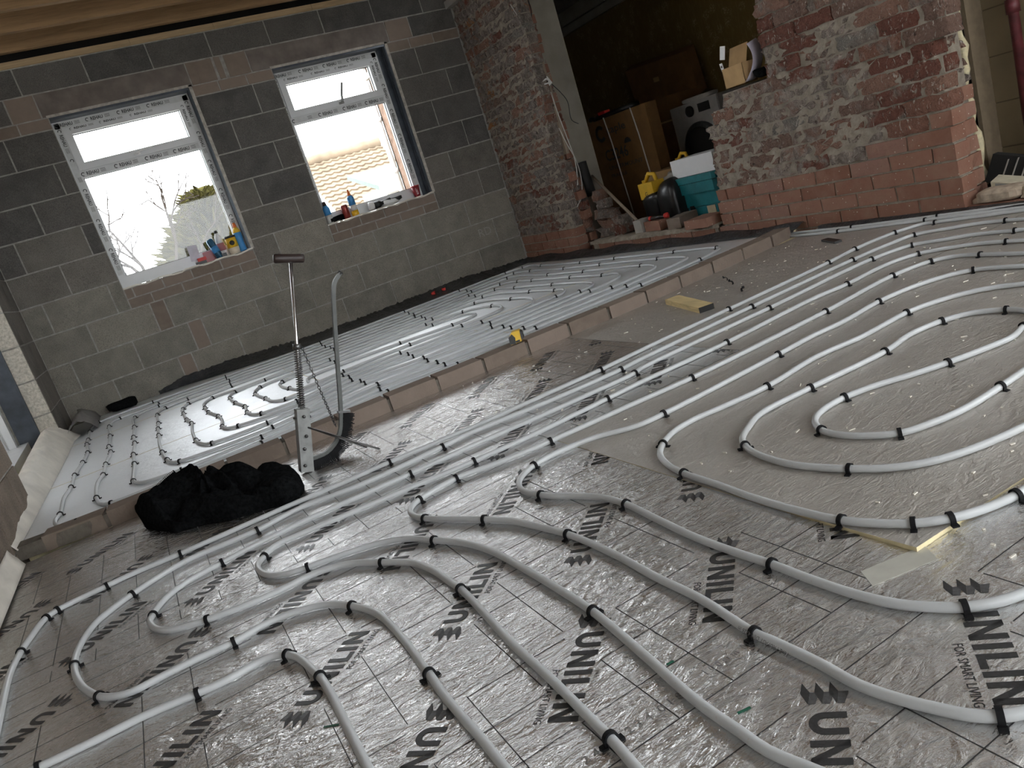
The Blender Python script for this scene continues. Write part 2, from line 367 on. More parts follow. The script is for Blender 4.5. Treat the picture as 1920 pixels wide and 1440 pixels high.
def board(a0, a1, b0, b1, mat, row=None, cz=(0, 0, 0, 0)):
    g = .0011; a0 += g; a1 -= g; b0 += g; b1 -= g; mb = MB(); cs = [(a0, b0), (a1, b0), (a1, b1), (a0, b1)]
    v = [(*g2w(a, b), -.064) for a, b in cs] + [(*g2w(a, b), z) for (a, b), z in zip(cs, cz)]
    if not any(cz):
        mb.add(v, [(3, 2, 1, 0), (0, 1, 5, 4), (1, 2, 6, 5), (2, 3, 7, 6), (3, 0, 4, 7)], 1); mb.add(v[4:], [(0, 1, 2, 3)], 0)
    else:                                                            # near corner sprung up
        e = .32; v += [(*g2w(a0 + e, b0), 0), (*g2w(a0, b0 + e), 0)]
        mb.add(v, [(3, 2, 1, 0), (0, 1, 5, 8, 4), (1, 2, 6, 5), (2, 3, 7, 6), (3, 0, 4, 9, 7)], 1); mb.add(v, [(4, 8, 9), (8, 5, 6, 7, 9)], 0)
    o = mb.build('insulation_board', [mat, FOAM if any(cz) else INKG], FLOOR)
    if row is None: return o
    marks = []
    for k, ox, gy in LAT[row]:
        for i in range(-9, 14):
            gx = ox + .3 * i
            c, d, n = mark_frame(k, gx, gy); e = c + .27 * d
            if max(c[0], e[0]) < a0 - .05 or min(c[0], e[0]) > a1 + .05 or max(c[1], e[1]) < b0 or min(c[1], e[1]) > b1: continue
            if min(c[0], e[0]) < -1.2 or max(c[0], e[0]) > 1.9 or max(c[1], e[1]) < -.62: continue
            marks.append((c, d, n))
    for c, d, n in marks:
        pts = [c + x * d + y * n for x, y, z in MV]; inside = all(a0 < q[0] < a1 and b0 < q[1] < b1 for q in pts)
        if inside:
            ob = bpy.data.objects.new('printed_logo', MARK); COL.objects.link(ob); ob.parent = o
            w = g2w(*c); ob.location = (w[0], w[1], .0005); ob.rotation_euler = (0, 0, math.atan2(d[1], d[0]) + YB)
        else:
            m2 = MB()
            for f, mi in MF:
                pl = clip_poly([tuple(pts[i]) for i in f], a0, a1, b0, b1)
                if len(pl) >= 3: m2.add([(*g2w(*q), .0005) for q in pl], [tuple(range(len(pl)))], mi)
            if m2.f: m2.build('printed_logo', [INK, INKG], o)
    gm = MB(); hw = .0008
    def hit(q):
        for c, d, n in marks:
            r = q - c; x = r @ d; y = r @ n
            if -.035 < x < .262 and -.05 < y < .032: return True
        return False
    for axis in (0, 1):
        lo, hi, l2, h2 = (a0, a1, b0, b1) if axis == 0 else (b0, b1, a0, a1)
        for i in range(int(math.ceil(lo / .1)), int(math.floor(hi / .1)) + 1):
            if abs(i * .1 - lo) < .004 or abs(i * .1 - hi) < .004: continue
            run = None; t = l2
            while t <= h2 + 1e-6:
                q = np.array([i * .1, t]) if axis == 0 else np.array([t, i * .1])
                ok = not hit(q) and t < h2
                if ok and run is None: run = t
                if not ok and run is not None:
                    if t - run > .02:
                        r = [(i * .1 - hw, run), (i * .1 + hw, run), (i * .1 + hw, t), (i * .1 - hw, t)]
                        if axis == 1: r = [(b, a) for a, b in r][::-1]
                        gm.add([(*g2w(*p), .0004) for p in r], [(0, 1, 2, 3)])
                    run = None
                t += .01
    gm.build('printed_grid', INK, o)
    return o
XR = 3.02
board(-1.11, 1.3, -1.3, -.1, FOIL, 0); board(1.3, XR, -1.3, -.1, FOILD)
board(-1.11, XR, -2.5, -1.3, FOILD); board(-1.11, XR, -3.45, -2.5, FOILD)
B1 = board(-1.11, .5, -.1, 1.1, FOIL, 1); board(.5, XR, -.1, 1.1, FOILD, None, (.009, 0, 0, 0))
board(-1.11, 1.25, 1.1, 2.31, FOIL, 2); board(1.25, XR, 1.1, 2.31, FOILD)
st = MB()
put_text(st, '2 4 4 8  2 3 4  0 1 8 5', (*g2w(-.14, -.072), .0005), (*EX, 0), (*EY, 0), width=.19, height=.0155); put_text(st, '1 0 0 m m  M', (*g2w(.085, -.062), .0005), (*EX, 0), (*EY, 0), width=.085, height=.0145)
st.build('date_stamp', plain('stamp_ink', (.22, .215, .21), .5, .2, .4, 300), B1)
# far boards, brighter foil
for (x0, x1, y0, y1) in ((-3.66, -1.35, -3.36, -2.28), (-1.35, .46, -3.36, -2.28), (-3.66, -2.2, -2.276, -1.08), (-2.2, .46, -2.276, -1.08), (-3.62, -1.0, -1.076, -.004), (-1.0, .46, -1.076, -.004)):
    mb = MB(); g = .002; X0, X1, Y0, Y1 = x0 + g, x1 - g, y0 + g, y1 - g; cs = [(X0, Y0 if y0 > -3 else ky(X0) + .104), (X1, Y0 if y0 > -3 else ky(X1) + .104), (X1, Y1), (X0, Y1)]
    v = [(x, y, -.064) for x, y in cs] + [(x, y, far_z(x)) for x, y in cs]
    mb.add(v, [(3, 2, 1, 0), (0, 1, 5, 4), (1, 2, 6, 5), (2, 3, 7, 6), (3, 0, 4, 7)], 1); mb.add(v[4:], [(0, 1, 2, 3)], 0)
    mb.build('insulation_board', [FOILF, FOAM], FLOOR)

# ------------------------------------------------------------------ BACK WALL of concrete blocks with two windows
ZO = .033
WIN = [(-2.893, -1.89), (-1.245, -.245)]; WZ0, WZ1 = .865, 2.14; WT = 2.50
xs = [-3.9, WIN[0][0], WIN[0][1], WIN[1][0], WIN[1][1], .75]
core = MB(); y0, y1 = .0035, .30
for i, (a, b) in enumerate(zip(xs[:-1], xs[1:])):
    if i in (1, 3): core.box(a, b, y0, y1, -.2, WZ0 - .004); core.box(a, b, y0, y1, WZ1 + .004, WT)
    else: core.box(a, b, y0, y1, -.2, WT)
WB = struct(core.build('wall_back', MORTAR))
def unit_box(j, r, div=(1, 1)):                                  # slightly irregular block, unit cube, front at y=0
    nx, nz = div; mb = MB(); v = []; 
    for k in range(nz + 1):
        for i in range(nx + 1):
            edge = (i in (0, nx)) or (k in (0, nz))
            v.append((i / nx + r.uniform(-1, 1) * j[0], r.uniform(0, 1) * j[1] * (1 if not edge else 1.6), k / nz + r.uniform(-1, 1) * j[2]))
    n = len(v); v += [(x, 1, z) for x, y, z in v]; f = []
    w = nx + 1
    for k in range(nz):
        for i in range(nx): f.append((k * w + i, k * w + i + 1, (k + 1) * w + i + 1, (k + 1) * w + i))
    ring = [i for i in range(nx)] + [k * w + nx for k in range(nz)] + [nz * w + nx - i for i in range(nx)] + [(nz - k) * w for k in range(nz)]
    for a, b in zip(ring, ring[1:] + ring[:1]): f.append((b, a, a + n, b + n))
    f.append(tuple(i + n for i in ring)[::-1] if False else tuple(i + n for i in reversed(ring)))
    mb.add(v, f); return mb
def variants(name, mat, n, j, div): return [unit_box(j, rng, div).mesh(name, mat) for _ in range(n)]
BLV = variants('block', BLOCK, 6, (.003, .05, .006), (3, 2)); BLL = variants('block', BLOCKL, 6, (.003, .05, .006), (3, 2)); BLM = variants('block', BLOCKM, 5, (.003, .05, .006), (3, 2)); SLV = variants('brick', SLIP, 5, (.008, .05, .015), (2, 1)); LIV = variants('lintel', LINTEL, 2, (.001, .03, .008), (6, 1))
def place(vs, x0, x1, z0, z1, parent, name='block', d=.045, j=.005, yf=0.0):
    o = bpy.data.objects.new(name, random.choice(vs)); COL.objects.link(o); o.parent = parent
    o.location = (x0 + j, yf - .0032 + random.uniform(-.001, .001), z0 + j); o.scale = (x1 - x0 - 2 * j, d, z1 - z0 - 2 * j); return o
def run(vs, edges, z0, z1, name='block'):
    for a, b in zip(edges[:-1], edges[1:]):
        if b - a > .03: place(vs, a, b, z0, z1, WB, name)
XL, XRR = -3.575, .452
zc = [ZO - .225] + [ZO + .225 * k for k in range(10)]
def cz_(k): return ZO + .225 * (k - 1), ZO + .225 * k
r1 = [0 - .45 * i for i in range(6)][::-1]; r2 = [.225 - .45 * i for i in range(6)][::-1]
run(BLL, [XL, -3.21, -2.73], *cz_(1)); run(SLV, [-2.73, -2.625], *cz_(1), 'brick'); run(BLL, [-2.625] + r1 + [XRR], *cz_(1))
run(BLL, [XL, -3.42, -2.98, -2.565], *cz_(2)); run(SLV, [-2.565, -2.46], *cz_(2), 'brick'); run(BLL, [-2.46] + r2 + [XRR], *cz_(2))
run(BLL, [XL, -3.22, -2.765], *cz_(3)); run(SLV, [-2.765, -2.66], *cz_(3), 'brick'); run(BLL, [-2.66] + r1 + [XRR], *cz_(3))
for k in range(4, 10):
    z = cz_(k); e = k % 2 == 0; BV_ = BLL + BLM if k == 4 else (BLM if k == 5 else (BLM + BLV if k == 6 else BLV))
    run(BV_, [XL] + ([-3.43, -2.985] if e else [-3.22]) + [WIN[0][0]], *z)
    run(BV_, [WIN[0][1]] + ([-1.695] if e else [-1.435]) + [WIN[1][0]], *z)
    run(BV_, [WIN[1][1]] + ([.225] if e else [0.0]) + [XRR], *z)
for a, b in WIN:                                                 # two courses of bricks under each sill
    run(SLV, [a, a + .17, a + .40, a + .63, a + .86, b], ZO + .675, ZO + .75, 'brick'); run(SLV, [a, a + .06, a + .28, a + .5, a + .73, b], ZO + .75, WZ0 - .005, 'brick')
for ed in ([XL, -3.32, -3.1, WIN[0][0]], [WIN[0][1], -1.68, -1.46, WIN[1][0]], [WIN[1][1], -.03, .2, XRR]): run(SLV, ed, ZO + 2.025, WZ1, 'brick')
ZL0, ZL1 = WZ1, 2.31
run(BLV, [XL, -3.12], ZL0, ZL1); run(SLV, [-3.12, -2.93], ZL0, ZL1, 'brick'); run(LIV, [-2.93, -1.87], ZL0, ZL1, 'lintel'); run(SLV, [-1.87, -1.665], ZL0, ZL1, 'brick'); run(SLV, [-1.655, -1.60], ZL0, ZL1, 'brick')
run(SLV, [-1.58, -1.40], ZL0, ZL1, 'brick'); run(LIV, [-1.40, -.20], ZL0, ZL1, 'lintel'); run(SLV, [-.20, .02], ZL0, ZL1, 'brick'); run(BLV, [.02, XRR], ZL0, ZL1)
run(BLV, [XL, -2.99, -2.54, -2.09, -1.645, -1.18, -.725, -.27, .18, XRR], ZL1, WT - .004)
# pencilled initials on a block
pm_ = MB(); put_text(pm_, 'RD', (.05, -.0035, .36), (1, 0, 0), (0, 0, 1), width=.13, height=.07); pm_.build('chalk_lettering', plain('chalk', (.33, .31, .28), .9), WB)

# ------------------------------------------------------------------ WINDOWS
def window(n, x0, x1, seed, handle_up, da=.004, db=.022):
    r = np.random.default_rng(seed); yf, yb = .10, .17
    root = bpy.data.objects.new('window_%d' % n, None); COL.objects.link(root); root.location = (x0, yf, WZ0); struct(root)
    a, b, z0, z1 = x0 + da, x1 - db, WZ0 + .004, WZ1 - .022; fw = .058; zt0, zt1 = 1.705, 1.765
    fr = MB(); fr.box(a, a + fw, yf, yb, z0, z1); fr.box(b - fw, b, yf, yb, z0, z1); fr.box(a + fw, b - fw, yf, yb, z0, z0 + .085); fr.box(a + fw, b - fw, yf, yb, z1 - fw, z1); fr.box(a + fw, b - fw, yf, yb, zt0, zt1)
    F = fr.build('frame', UPVC, root)
    sa, sb, s0, s1 = a + fw - .008, b - fw + .008, zt1 - .008, z1 - fw + .008; sw = .052; sh = MB(); ys = yf - .012
    sh.box(sa, sa + sw, ys, yb - .01, s0, s1); sh.box(sb - sw, sb, ys, yb - .01, s0, s1); sh.box(sa + sw, sb - sw, ys, yb - .01, s0, s0 + sw); sh.box(sa + sw, sb - sw, ys, yb - .01, s1 - sw, s1)
    SH = sh.build('top_sash', UPVC, root)
    MB().box(sa + sw, sb - sw, .138, .150, s0 + sw, s1 - sw).build('pane', GLASS, root); MB().box(a + fw, b - fw, .138, .150, z0 + .085, zt0).build('pane', GLASS, root)
    gk = MB()                                                       # black gasket around the panes
    for (p, q, u, v) in ((a + fw, b - fw, z0 + .085, zt0), (sa + sw, sb - sw, s0 + sw, s1 - sw)):
        for bxx in ((p, p + .004, u, v), (q - .004, q, u, v), (p, q, u, u + .004), (p, q, v - .004, v)): gk.box(bxx[0], bxx[1], .130, .138, bxx[2], bxx[3])
    gk.build('gasket', BLACKP, root)
    tp = MB()
    tp.box(a + .008, a + fw - .012, yf - .0008, yf, z0 + .1, z1 - .01); tp.box(b - fw + .012, b - .008, yf - .0008, yf, z0 + .1, z1 - .01); tp.box(a + .01, b - .01, yf - .0008, yf, z1 - fw + .010, z1 - .006); tp.box(a + fw, b - fw, yf - .0008, yf, zt0 + .006, zt1 - .012)
    TP = tp.build('protective_tape', TAPE, root)
    tx = MB(); y = yf - .0014
    def strip(o, u, v, L, h):
        t = .03
        while t < L - .10:
            if r.random() < .88: put_text(tx, 'REHAU', np.array(o) + u * t + v * (h * .12), u, v, width=.085, height=h * .76, bold=.03)
            c = np.array(o) + u * (t - .024) + v * (h * .5); rr = h * .42
            tx.add([c + rr * (math.cos(q) * u + math.sin(q) * v) for q in np.linspace(.6, 5.0, 9)] + [c + rr * .6 * (math.cos(q) * u + math.sin(q) * v) for q in np.linspace(5.0, .6, 9)], [(i, i + 1, 16 - i, 17 - i) for i in range(8)])
            c2 = np.array(o) + u * (t + .098); tx.add([c2 + v * (h * .2 + i * .26 * h) + u * q for i in (0, 1, 2) for q in (0, .036)] + [c2 + v * (h * .30 + i * .26 * h) + u * q for i in (0, 1, 2) for q in (0, .036)], [(0, 1, 7, 6), (2, 3, 9, 8), (4, 5, 11, 10)], 1)
            t += .215 + r.uniform(-.012, .02)
    X = np.array([1., 0, 0]); Z = np.array([0, 0, 1.])
    strip((a + .02, y, z1 - fw + .016), X, Z, b - a - .06, .032); strip((sa + .05, ys - .0012, s1 - .026), X, Z, sb - sa - .12, .020); strip((a + fw, y, zt0 + .008), X, Z, b - a - 2 * fw, .036)
    strip((a + .014, y, z1 - .06), -Z, X, z1 - z0 - .2, .032); strip((b - fw + .012, y, z1 - .06), -Z, X, z1 - z0 - .2, .032); strip((sb - .034, ys - .0012, s1 - .03), -Z, X, s1 - s0 - .06, .024)
    tx.build('printed_lettering', [INK, INKF], TP)
    h = MB(); hx = (a + b) / 2 + (.03 if handle_up else -.02); hz = s0 + .02
    h.box(hx - .022, hx + .022, ys - .008, ys, hz - .008, hz + .010)
    if handle_up: h.tube([(hx, ys - .008, hz), (hx, ys - .04, hz + .01), (hx + .01, ys - .045, hz + .06), (hx + .045, ys - .042, hz + .15)], [.011, .011, .010, .009], 8)
    else: h.tube([(hx, ys - .008, hz), (hx, ys - .04, hz + .004), (hx + .03, ys - .044, hz + .012), (hx + .11, ys - .042, hz + .018)], [.008, .008, .007, .006], 8)
    h.build('handle', WHITE if not handle_up else STEEL, root)
    cl = MB(); cl.box(x1 - .019, x1 - .002, .004, .16, WZ0, WZ1); cl.box(x0 + .002, x1 - .02, .004, .16, WZ1 - .02, WZ1 - .002)
    cl.box(x1 - db + .002, x1 - .019, .10, .16, WZ0, WZ1 - .02); cl.box(x1 - .026, x1 - .019, .05, .062, WZ0 + .01, WZ1 - .02); cl.box(x1 - .026, x1 - .019, .022, .03, WZ0 + .01, WZ1 - .02)
    cl.build('cavity_closer', GREYS, root)
    bd = MB(); bd.box(x1 - .012, x1 + .012, -.004, .012, WZ0, WZ1 + .012); bd.box(x0 - .01, x1 + .012, -.004, .012, WZ1 - .004, WZ1 + .014); bd.build('edge_bead', plain('pale_bead', (.42, .39, .35), .9, 0, .3, 30, .5), root)
    sl = MB(); nn = 30; top = [(x0 + (x1 - x0) * i / nn, WZ0 + .001 + abs(r.normal(0, .003)) + .006 * math.sin(i * .9)) for i in range(nn + 1)]
    v = [(x, -.006 + r.normal(0, .002), z) for x, z in top] + [(x, .10, WZ0) for x, z in top] + [(x, -.006, z - .012) for x, z in top]
    sl.add(v, [(i, i + 1, nn + 2 + i, nn + 1 + i) for i in range(nn)] + [(2 * nn + 2 + i, 2 * nn + 3 + i, i + 1, i) for i in range(nn)]); sl.build('sill_membrane', WHITES, root)
    return root
window(1, *WIN[0], 3, False); window(2, *WIN[1], 5, True, -.012, .068)

# ------------------------------------------------------------------ LEFT WALL with door opening
JY0, JY1 = -.77, -2.62                                            # door opening in y
wl = MB(); th = .30
def lquad(ya, yb_, z0, z1, off=.006, t=th):
    v = [(lw(ya) - off, ya, z0), (lw(yb_) - off, yb_, z0), (lw(yb_) - t, yb_, z0), (lw(ya) - t, ya, z0)]; v += [(x, y, z1) for x, y, z in v]
    wl.add(v, [(0, 1, 2, 3), (7, 6, 5, 4), (0, 4, 5, 1), (1, 5, 6, 2), (2, 6, 7, 3), (3, 7, 4, 0)])
lquad(.0, JY0 + .004, -.2, WT); lquad(JY1 - .004, -9.2, -.2, WT); lquad(JY0, JY1, 2.16, WT)
WLo = struct(wl.build('wall_left', MORTAR))
def lblock(ya, yb_, z0, z1, m, d=.05):                             # block on the inner face of the left wall
    xa, xb = lw(ya), lw(yb_); mb = MB(); j = .005; ya -= j; yb_ += j; z0 += j; z1 -= j
    v = [(xa, ya, z0), (xb, yb_, z0), (xb - d, yb_, z0), (xa - d, ya, z0)]; v += [(x, y, z1) for x, y, z in v]
    mb.add(v, [(3, 2, 1, 0), (4, 5, 6, 7), (1, 5, 4, 0), (2, 6, 5, 1), (3, 7, 6, 2), (0, 4, 7, 3)]); mb.build('block', m, WLo)
for k in range(0, 11):
    z = (ZO + .225 * (k - 1), min(ZO + .225 * k, WT - .01)); e = k % 2
    if k > 0:
        for a, b in (((0, -.32), (-.32, JY0)) if e else ((0, -.545), (-.545, JY0))):
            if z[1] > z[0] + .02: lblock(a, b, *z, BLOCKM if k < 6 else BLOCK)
        xe = lw(JY0)                                               # jamb end face, coloured pale as if lit from the door
        MB().box(xe - .107, xe - .004, JY0 - .012, JY0 + .02, z[0] + .005, z[1] - .005).build('block', plain('pale_block', (.46, .43, .37), .95, 0, .3, 60, .6, 180) if k == 1 else bpy.data.materials['pale_block'], WLo)
    ys = [JY1] + [JY1 - (.23 if e else .45) - .45 * i for i in range(8)]
    for a, b in zip(ys[:-1], ys[1:]): lblock(a, b, *z, BLOCKW)
# dark insulated closer and white patio door frame in the opening
dr = bpy.data.objects.new('door_1', None); COL.objects.link(dr); dr.location = (-3.85, -1.7, .04); struct(dr)
MB().box(lw(JY0) - .235, lw(JY0) - .108, JY0 - .03, JY0 + .02, .0, 2.15).build('cavity_closer', GREYS, dr)
df = MB(); xa, xb = -3.93, -3.845
df.box(xa, xb, JY0 - .10, JY0 - .03, .05, 2.15); df.box(xa, xb, JY1 + .0, JY1 + .07, .05, 2.15); df.box(xa, xb, JY1, JY0 - .03, 2.08, 2.15); df.box(xa, xb + .06, JY1, JY0 - .03, .05, .13); df.box(xa, xb, -1.72, -1.64, .13, 2.08)
df.build('door_frame', UPVC, dr)
for a, b in ((JY1 + .07, -1.72), (-1.64, JY0 - .1)): MB().box(xa + .03, xa + .045, a, b, .13, 2.08).build('pane', GLASS, dr)
trk = MB(); trk.box(xb, xb + .05, JY1 + .01, JY1 + .09, .10, .9); trk.box(xb + .05, xb + .075, JY1 + .02, JY1 + .05, .1, .9); trk.build('door_stop', WHITE, dr)

# ------------------------------------------------------------------ CEILING of timber joists
cb = MB(); cb.box(-3.9, .75, -9.2, .3, 2.74, 2.80)
CE = struct(cb.build('ceiling', DECK))
def jbox(): return MB().box(-3.9, .5, -.0225, .0225, 0, .2)
jm = jbox().mesh('joist', JOIST)
for i in range(22):
    y = -.213 - .395 * i
    if y < -9: break
    link('joist', jm, CE, loc=(0, y, 2.54))
MB().box(-3.88, .5, .002, .098, WT, WT + .045).build('wall_plate', PLATE, CE)
MB().box(-3.88, .5, .06, .29, WT + .045, 2.74).build('dark_gap_fill', DARK, CE)  # near-black filler standing in for the shade in the gap above the plate
xx = -3.88
lath = MB()
for i in range(9):
    L = random.choice([.45, .62, .8]); lath = MB(); lath.box(xx, min(xx + L - .004, .5), -.006, .002, WT + .002, WT + .044); lath.build('packing_batten', PLATE, CE); xx += L
    if xx > .4: break
# ------------------------------------------------------------------ unseen rear wall behind the camera, its wide opening shaped for the light
rw = MB(); rw.box(-3.9, -3.55, -9.4, -9.15, -.2, 2.74); rw.box(.2, .75, -9.4, -9.15, -.2, 2.74); rw.box(-3.55, .2, -9.4, -9.15, 2.2, 2.74); rw.box(-3.55, .2, -9.4, -9.15, -.2, 1.0)
struct(rw.build('wall_rear', PLAST))
fe = MB(); fe.box(-5.35, -5.25, -6.5, 3.0, -.3, 2.3); struct(fe.build('wall_light_block', plain('light_block_brown', (.20, .15, .10), .9)))  # unseen fence added outside to cut the light through the left door
gr = MB(); gr.box(-40, 40, -60, 60, -.5, -.22); struct(gr.build('ground_outside', GROUND))

# ------------------------------------------------------------------ RIGHT BRICK WALL
PC = .0765; ZB = .0075                                             # course height and datum
brk = MB()
def bq(ya, yb_, z0, z1, t0=.012, t1=.10):
    v = [(bx(ya) + t0, ya, z0), (bx(yb_) + t0, yb_, z0), (bx(yb_) + t1, yb_, z0), (bx(ya) + t1, ya, z0)]; v += [(x, y, z1) for x, y, z in v]
    brk.add(v, [(3, 2, 1, 0), (4, 5, 6, 7), (1, 5, 4, 0), (2, 6, 5, 1), (3, 7, 6, 2), (0, 4, 7, 3)])
def pier_end(z):                                                   # ragged right edge of the pier
    return float(np.interp(z, [0, .45, .6, .8, 1.0, 1.5, 1.8, 2.05, 2.6], [-.955, -.975, -1.015, -.962, -.995, -1.03, -1.06, -1.05, -1.06]))
def sec_left(z): return float(np.interp(z, [0, .13, .22, .37, .69, .76, .815, .86, .862, 1.0, 1.25, 2.6], [-2.64, -2.70, -2.70, -2.725, -2.77, -2.85, -2.94, -3.01, -3.32, -3.31, -3.32, -3.3]))
def sec_right(z): return float(np.interp(z, [0, .7, .71, .8, .81, 2.6], [-4.295, -4.30, -4.28, -4.26, -4.36, -4.36]))
n_c = int(2.6 / PC)
WR_bricks = []
for c in range(n_c):
    z0 = ZB + PC * (c - 1) ; z1 = z0 + PC; zm = (z0 + z1) / 2
    rough = 0 if zm < .235 else 1
    # pier
    e = pier_end(zm) + random.uniform(-.012, .012) * rough; bq(-.004, e + .012, z0, z1)
    off = .0 if c % 2 else .115; y = 0.0; nxt = -(.23 - off)
    while y > e + .02:
        yy = max(nxt, e)
        if yy - e < .05: yy = e
        WR_bricks.append((y, yy, z0, z1, rough if zm > .26 else 0, 'p')); y = yy; nxt = y - .23
    # low remains of the wall across the opening
    if c <= 1: 
        bq(e - .2, sec_left(zm) + .02, z0, z1)
        y = e - .22 - .06 * c
        while y > sec_left(zm) + .05:
            yy = max(y - .23, sec_left(zm)); WR_bricks.append((y, yy, z0, z1, 0, 'l')); y = yy
    if z0 < 1.75:
        l = sec_left(zm) + random.uniform(-.02, .015) * rough; r_ = sec_right(zm) + random.uniform(-.008, .008); bq(l - .014, r_ + .012, z0, z1)
        y = r_; first = .23 if c % 2 else .115; w = first
        while y < l - .02:
            yy = min(y + w, l)
            if l - yy < .05: yy = l
            WR_bricks.append((yy, y, z0, z1, (1 if zm < .62 or yy < -3.75 else 2) if zm > (.30 if yy > -3.7 else (.40 if yy > -4.1 else .47)) else 0, 'r')); y = yy; w = .23
# second leaf, seen at the right hand end
brk.box(.512, .61, -4.25, -3.3, -.05, 1.75)
WR = struct(brk.build('wall_right', MORTARB))
CV = variants('brick', BRICK, 6, (.008, .05, .03), (2, 1)); RV = variants('brick', ROUGH, 9, (.03, .17, .10), (5, 3)); RR = variants('brick', ROUGHR, 9, (.03, .20, .10), (6, 3)); RP = variants('brick', ROUGHP, 8, (.025, .12, .08), (5, 3))
for (ya, yb_, z0, z1, k, part) in WR_bricks:                        # mesh x runs along -y of the wall
    me = random.choice(CV if k == 0 else (RV if part == 'p' else (RP if ya < -3.75 or z0 > .95 else RR)))
    o = bpy.data.objects.new('brick', me); COL.objects.link(o); o.parent = WR
    j = .0055 if k == 0 else .0045; o.rotation_euler = (0, 0, -PI / 2 + AB + PI * 0); L = (ya - yb_) - 2 * j
    o.location = (bx(ya) + random.uniform(-.001, .002) - (random.uniform(0, .012) if k else 0), ya - j, z0 + j); o.scale = (L, .105, z1 - z0 - 2 * j)
for c in range(23):                                                # end of second leaf
    z0 = ZB + PC * (c - 1); o = bpy.data.objects.new('brick', random.choice(CV if c < 8 else RR)); COL.objects.link(o); o.parent = WR
    o.location = (.515 + random.uniform(0, .006), -4.27 + random.uniform(-.006, .006), z0 + .006); o.scale = (.105, .215, PC - .012)
# inner leaf and plastered end of the opening beside the pier
il = MB(); il.box(.62, .86, -.93, .3, -.05, 2.74); struct(il.build('trim_1', CREAM))
for c in range(34):
    z0 = ZB + PC * (c - 1); o = bpy.data.objects.new('brick', random.choice(CV if c % 3 else RR)); COL.objects.link(o); o.parent = WR
    o.location = (.57 + random.uniform(-.004, .004), -.95 + random.uniform(-.012, .008), z0 + .005); o.scale = (.07, .12, PC - .010)
tb = MB(); tb.box(.545, .572, -1.0, -.9, .82, 2.6); tb.build('timber_strip', WOODD, WR)
lg = MB()                                                           # jagged mortar bed left on the low wall
nn = 60; ya, yb_ = -1.14, -2.66
for s_ in (0,):
    v = []
    for i in range(nn + 1):
        y = ya + (yb_ - ya) * i / nn; h = ZB + PC + .010 + rng.uniform(-.004, .012); xo = bx(y) - rng.uniform(-.006, .014)
        v += [(xo, y, ZB + PC - .008), (xo + .004, y, h), (bx(y) + .12, y, h + .004), (bx(y) + .24, y, h - .01)]
    lg.add(v, grid_faces(nn + 1, 4))
lg.build('mortar_bed', MORTARB, WR, True)
# ragged stub of old wall beside the pier
def lump(c, s, seed, n=10, m=14, amp=.18):
    r = np.random.default_rng(seed); N = noise2(n, m, (4, 5), r); mb = MB(); v = []
    for i in range(n):
        th_ = PI * i / (n - 1)
        for j in range(m):
            a = 2 * PI * j / m; w = 1 + amp * N[i, j] * math.sin(th_); e = .55
            def sp(t): return math.copysign(abs(t) ** e, t)
            v.append((c[0] + s[0] * w * sp(math.sin(th_)) * sp(math.cos(a)), c[1] + s[1] * w * sp(math.sin(th_)) * sp(math.sin(a)), c[2] - s[2] * w * sp(math.cos(th_))))
    mb.add(v, [q[::-1] for q in grid_faces(n, m, True)]); return mb
BV = variants('broken_brick', ROUGH, 5, (.10, .25, .16), (3, 2))
for i, (y, L_, z, dx) in enumerate([(-1.10, .22, .098, .10), (-1.33, .14, .098, .12), (-1.12, .17, .172, .12), (-1.30, .12, .172, .14), (-1.10, .21, .246, .13), (-1.13, .10, .32, .13), (-1.10, .06, .394, .15)]):
    o = bpy.data.objects.new('broken_brick', BV[i % 5]); COL.objects.link(o); o.parent = WR; o.rotation_euler = (0, random.uniform(-.05, .05), -PI / 2 + random.uniform(-.1, .1)); o.location = (bx(y) + dx, y, z); o.scale = (L_, .12, .07)
for i, (x, z, m_) in enumerate([(.50, .60, 0), (.51, .52, 1), (.52, .44, 0), (.53, .36, 1), (.53, .28, 0), (.54, .20, 1), (.50, .68, 1)]):
    o = bpy.data.objects.new('broken_brick', (BV if m_ else CV)[i % 5]); COL.objects.link(o); o.parent = WR; o.rotation_euler = (0, random.uniform(-.1, .1), random.uniform(-.15, .15)); o.location = (x, -1.0 - random.uniform(0, .03), z); o.scale = (.075, .1, .068)
# masonry and fittings right of the brick wall
tw = MB(); tw.box(.86, 1.1, -7.0, -3.9, -.1, 2.74)
TWo = struct(tw.build('wall_outer_right', plain('tan_joint', (.12, .095, .058), .85)))
for c in range(12):
    z0 = -.02 + .212 * c
    for i in range(7):
        y = -3.95 - .45 * i - (.2 if c % 2 else 0)
        if i == 0 and c % 2: MB().box(.855, .9, y + .003, -3.95, z0 + .003, z0 + .209).build('painted_block', TAN, TWo)
        MB().box(.855, .9, y - .447, y - .003, z0 + .003, z0 + .209).build('painted_block', TAN, TWo)
fo = MB(); P = [(.70 + rng.normal(0, .006), -4.20 + rng.normal(0, .006), .05 + .05 * i) for i in range(22)]
fo.tube(P, [max(.006, .017 + rng.normal(0, .007)) for _ in P], 8)
tag(fo.build('expanding_foam_bead', EXPF, None, True), 'cream bead of expanding foam running up the gap beside the brick wall', 'foam')
MB().box(.735, .87, -4.22, -4.10, .05, 2.5).build('trim_2', plain('brown_render', (.17, .13, .085), .9))['kind'] = 'structure'
dp = MB(); q0 = on_plane(1879, 0, (1, 0, 0), .80); q1 = on_plane(1921, 172, (1, 0, 0), .80)
dp.tube([(.80, q1[1], .1), (.80, q1[1], 2.2)], .022, 14)
DPo = tag(dp.build('downpipe', RUST, None, True), 'dark red cast iron downpipe at the top right corner', 'downpipe')
